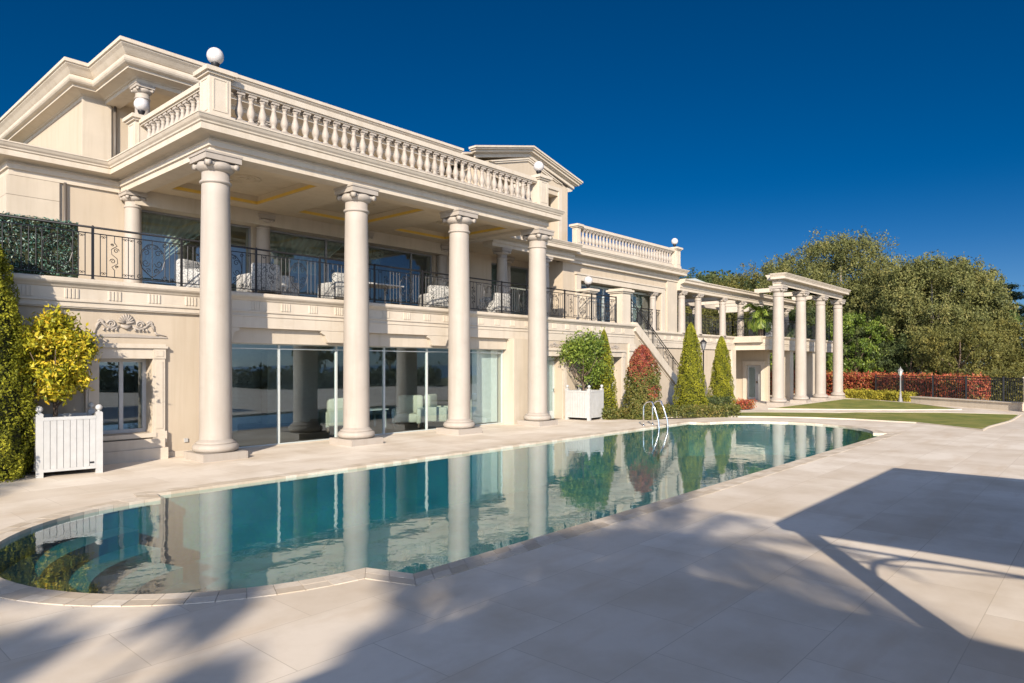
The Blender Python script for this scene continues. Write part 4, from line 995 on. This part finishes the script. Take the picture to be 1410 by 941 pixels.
# ------------------------------------------------------------------ pool ladder
t=empty('pool_ladder',(19.7,11.1,0)); tag(t,'polished steel pool ladder with two curved handrails at the far pool edge','pool ladder')
for x in (19.40,19.97):
    pts=[(x,11.52,0.0),(x,11.52,.45)]+[(x,11.52-.24+.24*math.cos(PI*i/10)-.0,.58+.22*math.sin(PI*i/10)) for i in range(0,7)]+[(x,11.10,.55),(x,10.98,.20),(x,10.95,-.1),(x,10.95,-1.0)]
    MB().tube(pts,.026,10).build('handrail',CHROME,t); MB().lathe(x,11.52,[(.055,.001),(.05,.03),(.03,.035)],14).build('flange',CHROME,t)
for z in (-.3,-.6,-.9): MB().box(19.40,19.97,10.92,11.0,z,z+.02).build('step',CHROME,t)
t=empty('skimmer_lid',(8.6,11.9,0)); t2=None
bpy.data.objects.remove(t)
# ------------------------------------------------------------------ right garden: low wall, fence, hedges, post
def low_wall(name,pts,z0,h,w,label):
    m=MB()
    for a,b in zip(pts[:-1],pts[1:]):
        a=Vector(a);b=Vector(b); d=(b-a).normalized(); n=Vector((-d.y,d.x))*w
        m.prism([tuple(a),tuple(b),tuple(b+n),tuple(a+n)],'z',z0-.1,z0+h-.05); m.prism([tuple(a-n*.15-d*.03),tuple(b-n*.15+d*.03),tuple(b+n*1.15+d*.03),tuple(a+n*1.15-d*.03)],'z',z0+h-.049,z0+h)
    return tag(m.build(name,STONE,None),label,'wall')
lw=low_wall('garden_wall',[(41.6,3.7),(45.5,9.1)],-.3,.42,-.5,'low cream stone wall bounding the lawn below the iron fence')
low_wall('garden_wall',[(38.0,-1.5),(41.9,3.4)],-.3,.62,-.4,'short shaded stone wall section at the right edge beside the white post')
def fence(a,b,z,h,label):
    root=empty('iron_fence',(a[0],a[1],z)); tag(root,label,'fence'); a=Vector(a);b=Vector(b); L=(b-a).length; d=(b-a)/L
    m=MB(); n=int(L/.125)
    for i in range(n+1): p=a+d*(L*i/n); m.tube([(p.x,p.y,z+.05),(p.x,p.y,z+h-.04)],.014,4,smooth=False)
    m.build('pickets',IRON,root); m=MB()
    for zz in (.10,h-.18,h-.03): m.tube([(a.x,a.y,z+zz),(b.x,b.y,z+zz)],.02,4,smooth=False)
    m.build('rail',IRON,root); k=int(L/2.2)
    for i in range(k+1): p=a+d*(L*i/k); q=MB(); q.cbox(p.x,p.y,z,.08,.08,h+.05); q.build('post',IRON,root)
fence((43.2,2.7),(49.8,12.0),-.25,1.55,'black iron picket fence in front of the red hedge and olive shrubs')
t=empty('gate_post',(41.1,3.25,-.3)); tag(t,'white square gate post at the right edge of the picture','post'); m=MB(); m.cbox(41.1,3.25,-.3,.30,.30,1.62); m.build('shaft',STONE_COL,t); m=MB(); m.cbox(41.1,3.25,1.321,.38,.38,.07); m.build('cap',STONE_COL,t)
hedge('photinia_hedge',(50.6,11.6,-.3),(13.5,1.6,1.65),L_RED,'long red and orange photinia hedge beyond the lawn',22000,.15,R(-123),'hedge',seed=6)
hedge('clipped_hedge',(49.3,2.3,-.3),(9,1.6,1.9),L_OLIVE,'dark olive hedge behind the right end of the iron fence',9000,.14,R(-123),'hedge',seed=16)
hedge('photinia_hedge',(57,19.5,-.3),(11,1.6,1.75),L_RED,'red photinia hedge seen between the colonnade columns',9000,.17,R(-8),'hedge',seed=9)
hedge('clipped_hedge',(49.0,11.6,-.3),(5.0,.9,.52),L_YELL,'low yellow green hedge in front of the red hedge, left of the garden lamp',9000,.11,R(-121),'hedge',seed=7)
hedge('clipped_hedge',(63,22,-.3),(22,2,3.3),L_CITRUSG,'bright green clipped hedge behind the far colonnade',12000,.22,R(-35),'hedge',seed=8)
for x,y,l in ((57.5,17.0,'slim clipped column shrub nearest the colonnade'),(60.0,15.0,'slim clipped column shrub right of the colonnade, above the red hedge')):
    cone_shrub('column_shrub',(x,y,-.3),3.1,.28,L_CITRUSG,l,'shrub',1500,.14,'slim column shrubs',flat=.12)
# ------------------------------------------------------------------ trees beyond
def at(px,d):   # only used to work out where far trees stand on the ground
    u=(px-705)/940; c_,s_=math.cos(R(41.61)),math.sin(R(41.61)); return (d*(c_+s_*u),d*(s_-c_*u))
tr=[(1158,66,14.5,13.2,L_EUC,'tall olive grey eucalyptus with the highest crown, right of the colonnade beam',1,68400,0.22),
 (1212,63,10.6,9.0,L_EUC,'eucalyptus with drooping crown between the highest tree and the wide one',2,64600,0.22),
 (1283,56,10.8,10.0,L_EUC,'broad drooping eucalyptus in the middle of the right hand tree group',3,64600,0.21),
 (1268,70,11.8,8.0,L_EUC,'narrower eucalyptus peeping over the wide drooping one',4,32300,0.24),
 (1322,58,10.9,7.6,L_EUC,'eucalyptus at the right shoulder of the tree group',5,47500,0.21),
 (1378,50,5.5,6.4,L_OLIVE,'yellow olive bushy tree above the iron fence',6,24700,0.16),
 (1425,49,5.3,6.5,L_OLIVE,'yellow olive bushy tree cut by the right picture edge',7,19000,0.16),
 (1322,49,5.0,6.0,L_OLIVE,'low yellow olive tree left of the fence panels',8,19000,0.16),
 (1104,80,15.3,12,L_EUC,'round olive tree directly behind the colonnade beam',9,26600,0.27),
 (1035,84,13.6,13,L_OLIVE,'rusty olive tree behind the pergola roof',10,28500,0.27),
 (985,98,14.2,12,L_OLIVE,'rusty olive tree on the hillside behind the upper balustrade end',11,20900,0.31),
 (950,112,17.0,15,L_OAK,'distant dark evergreen just right of the far globe lamp',12,19000,0.35),
 (1090,62,7.6,8,L_OAK,'dark green tree seen between the colonnade columns',13,17100,0.21),
 (1180,56,6.6,5.5,L_CITRUSG,'bright green tree just right of the last colonnade column',14,17100,0.18),
 (1215,57,5.2,6.0,L_OAK,'low dark bushy tree above the red hedge',15,15200,0.18),
 (1140,58,5.8,7,L_OAK,'dark shaded tree filling the gap between the last two columns',16,14250,0.20),
 (1255,54,4.6,6,L_OAK,'low dark tree above the garden lantern',17,15200,0.18)]
for px_,d_,H_,W_,m_,l_,sd,n_,lf in tr:
    x,y=at(px_,d_); big_tree('tree',(x,y,-.35),H_,W_,m_,l_,'tree','trees beyond the garden',n_,lf,seed=sd,base=.12 if H_<8 else .20,trunk=PALEBARK if m_ is L_EUC else BARK)
# cedar with flat layers
x,y=at(1392,85); root=empty('cedar',(x,y,-.35)); tag(root,'distant blue green cedar with flat layered branches at the right edge','tree')
m=MB(); m.tube([(0,0,0),(0,0,7),(0,0,12.2)],[.35,.25,.08],8); m.build('trunk',BARK,root,loc=wl(root))
P_=[];
for i in range(30):
    a=random.random()*2*PI; h=6+6.2*random.random(); L=(12.9-h)*.60+1.2; 
    for k in range(330): q=random.random()**.7; P_.append((L*q*math.cos(a)+random.gauss(0,.35),L*q*math.sin(a)+random.gauss(0,.35),h+.3*q+random.gauss(0,.10)))
P_=np.array(P_); d=np.tile([0,0,1.0],(len(P_),1)); leaf_obj('crown',leafcloud(P_,d,.30,None,.5,.5,.8),rng.random(len(P_)),L_PINE,root)
cx,cy=at(1394,72); cone_shrub('cypress',(cx,cy,-.35),8.0,1.0,L_OAK,'dark pointed cypress standing below the cedar','tree',4500,.30,None,power=.5,seed=8)
cx,cy=at(1302,84); cone_shrub('cypress',(cx,cy,-.35),14.0,1.3,L_OAK,'dark cypress tip peeping above the eucalyptus crowns','tree',4500,.34,None,power=.4,seed=9)
def palm(name,loc,H,n,L,label,mat=L_PALM,tr=.16,leafw=.05,pairs=22,droop=1.0,seed=0,group=None):
    r=random.Random(seed); root=empty(name,loc); tag(root,label,'palm',group)
    m=MB(); m.tube([(0,0,-.2),(.03*H,0,H*.4),(.02*H,.03*H,H*.8),(0,0,H)],[tr*1.25,tr,tr*.9,tr*1.2],10); m.build('trunk',BARK,root,loc=wl(root))
    vs=[];tn=[]
    for i in range(n):
        a=2*PI*i/n+r.uniform(-.2,.2); el=r.uniform(-.35,1.25); pts=[]; p=Vector((0,0,H)); step=L/12; e=el
        for k in range(13):
            pts.append(p.copy()); p=p+Vector((math.cos(a)*math.cos(e),math.sin(a)*math.cos(e),math.sin(e)))*step; e-=.13*droop*(1+k*.06)
        side=Vector((-math.sin(a),math.cos(a),0))
        for k in range(pairs):
            t=(k+1)/(pairs+1)*12; j=int(t); q=pts[j].lerp(pts[min(12,j+1)],t-j); tan=(pts[min(12,j+1)]-pts[max(0,j-1)]).normalized()
            ll=L*.30*math.sin(PI*min(1,.12+.85*(k+1)/(pairs+1)))**.6
            for s in (1,-1):
                dirv=(side*s*.85+tan*.65+Vector((0,0,-.25))).normalized(); w=tan*leafw
                vs+= [q-w*.5,q+dirv*ll*.5+w*.6,q+dirv*ll,q+dirv*ll*.5-w*.6]; tn.append(r.random())
        for k in range(12):
            w=side*.025; vs+=[pts[k]-w,pts[k]+w,pts[k+1]+w,pts[k+1]-w]; tn.append(.8)
    leaf_obj('fronds',np.array([tuple(v) for v in vs]),tn,mat,root); return root
palm('sago_palm',(40.35,15.95,Z1),1.35,26,1.45,'small palm on the terrace between pergola and colonnade',seed=2,leafw=.06,mat=L_CITRUSG)
palm('sago_palm',(48.9,17.0,Z1),1.3,22,1.7,'small palm on the terrace seen behind the colonnade columns',seed=3)
palm('sago_palm',(37.5,20.4,Z1),1.0,20,1.9,'dark palm in the shade under the pergola roof',seed=5)
cx,cy=at(1380,64); palm('palm_tree',(cx,cy,-.3),7.2,26,2.4,'distant palm between the eucalyptus and the cedar',seed=6,leafw=.12)
tag(MB().box(41.6,44.9,16.2,16.4,Z1,Z1+.95).build('privacy_panel',WHITE),'white panel behind the terrace railing beside the colonnade','panel')
# wooded hillside far behind
def hill(name,cx,cy,rx,ry,h):
    m=MB(); N=40;K=10; vs=[];fs=[]
    for k in range(K+1):
        t=k/K
        for i in range(N): a=2*PI*i/N; q=(1-t)*(1+.08*math.sin(3*a)+.05*math.sin(7*a)); vs.append((cx+rx*q*math.cos(a),cy+ry*q*math.sin(a),-.5+h*math.sin(t*PI/2)**1.1))
    for k in range(K):
        for i in range(N): j=(i+1)%N; fs.append((k*N+i,k*N+j,(k+1)*N+j,(k+1)*N+i))
    m.add(vs,fs,True); tag(m.build(name,HILLM),kind='structure')
    return 
hx,hy=at(985,170); hill('hill',hx,hy,70,45,20)
n=26000; a=rng.random(n)*2*PI; q=rng.random(n)**.6; z=-.5+20*np.sin((1-q)*PI/2)**1.1
cl=np.floor(rng.random(n)*420).astype(int); ca=rng.random(420)*2*PI; cq=rng.random(420)**.6; cs=1.5+2.3*rng.random(420)
dd=rng.normal(size=(n,3)); dd/=np.linalg.norm(dd,axis=1)[:,None]; dd[:,2]=abs(dd[:,2])
p=np.stack([hx+70*cq[cl]*np.cos(ca[cl]),hy+45*cq[cl]*np.sin(ca[cl]),-.5+20*np.sin((1-cq[cl])*PI/2)**1.1+1.2],1)+dd*cs[cl][:,None]*np.array([1,1,1.1])
tag(leaf_obj('far_woodland',leafcloud(p,dd,.9,None,.6,.8,.7),np.clip(.5+.2*rng.normal(size=n)+.5*(rng.random(420)[cl]-.5),0,1),L_OAK),kind='stuff')
# ------------------------------------------------------------------ behind the camera: what throws the foreground shade
t=empty('garden_canopy',(6.4,-4,0)); tag(t,'flat roofed garden canopy on posts whose square shadow lies right of the pool','canopy')
m=MB(); m.box(3.3,9.45,-9,-.72,2.93,3.1); m.build('roof',WHITE,t)
for x,y in ((3.42,-.92),(9.3,-.92),(3.42,-8.8),(9.3,-8.8)):
    m=MB(); m.cbox(x,y,0,.16,.16,2.929); m.build('post',WHITE,t)
def brace(x,y,dx,dy):
    m=MB(); pts=[(x+dx*(1.1*(1-math.cos(PI/2*i/8))),y+dy*(1.1*(1-math.cos(PI/2*i/8))),1.85+.80*math.sin(PI/2*i/8)) for i in range(9)]; m.tube(pts,.028,6)
    m.tube([(x,y,2.66),(x+dx*6,y+dy*6,2.66)],.028,6); m.tube([(x,y,2.35),(x+dx*2.0,y+dy*2.0,2.66)],.015,5); m.build('brace',WHITE,t)
brace(3.42,-.95,0,-1); brace(9.3,-.95,0,-1)
t=empty('pool_house',(-2.3,-8,0)); tag(t,'flat roofed open pool house behind the viewer that shades the near paving','pavilion')
m=MB(); m.box(-4.8,-.40,-14,-.85,3.4,3.7); m.build('roof',STONE,t)
for x,y in ((-1.0,-1.6),(-3.8,-1.6),(-1.0,-13.5),(-3.8,-13.5)): m=MB(); m.cbox(x,y,0,0.3,.3,3.399); m.build('post',STONE,t)
palm('palm_tree',(-7.2,-6.6,0),8.0,24,2.7,'palm behind the viewer whose frond shadows reach past the pool corner',seed=12,leafw=.08,group='palms behind the viewer')
palm('palm_tree',(-14.0,3.0,0),8.0,26,2.8,'tall palm behind the viewer on the left lawn',seed=14,leafw=.07,group='palms behind the viewer')
big_tree('garden_tree',(-14.9,-10.45,0),12.6,3.0,L_OAK,'broad leafy tree behind the viewer that dapples the near pool edge','tree',None,9000,.26,BARK,.4,22,.40,seed=31,bite=.7)
big_tree('garden_tree',(-17.6,-9.65,0),13.0,1.9,L_OAK,'slim leafy tree behind the viewer between two wider ones','tree',None,6500,.24,BARK,.4,18,.36,seed=33,bite=.7)
big_tree('garden_tree',(-18.6,-8.2,0),13.2,2.3,L_OAK,'second leafy tree behind the viewer on the left','tree',None,7000,.24,BARK,.4,18,.36,seed=32,bite=.7)
hedge('boundary_hedge',(10,-30,-.2),(90,2,1.5),L_OAK,'long dark boundary hedge behind the viewer, mirrored in the glass',16000,.5,0,'hedge',seed=12)
for i,(x,y,H) in enumerate(((24,-32,5.5),(-2,-34,6),(40,-32,6.5),(10,-44,7),(56,-40,8))):
    big_tree('garden_tree',(x,y,-.2),H,H*.8,L_OAK,['round garden tree behind the viewer opposite the portico','garden tree behind the viewer opposite the left window','tall garden tree behind the viewer opposite the stair','garden tree beyond the boundary hedge behind the viewer','farthest garden tree behind the viewer opposite the colonnade'][i],'tree',None,2600,.5,BARK,seed=40+i)
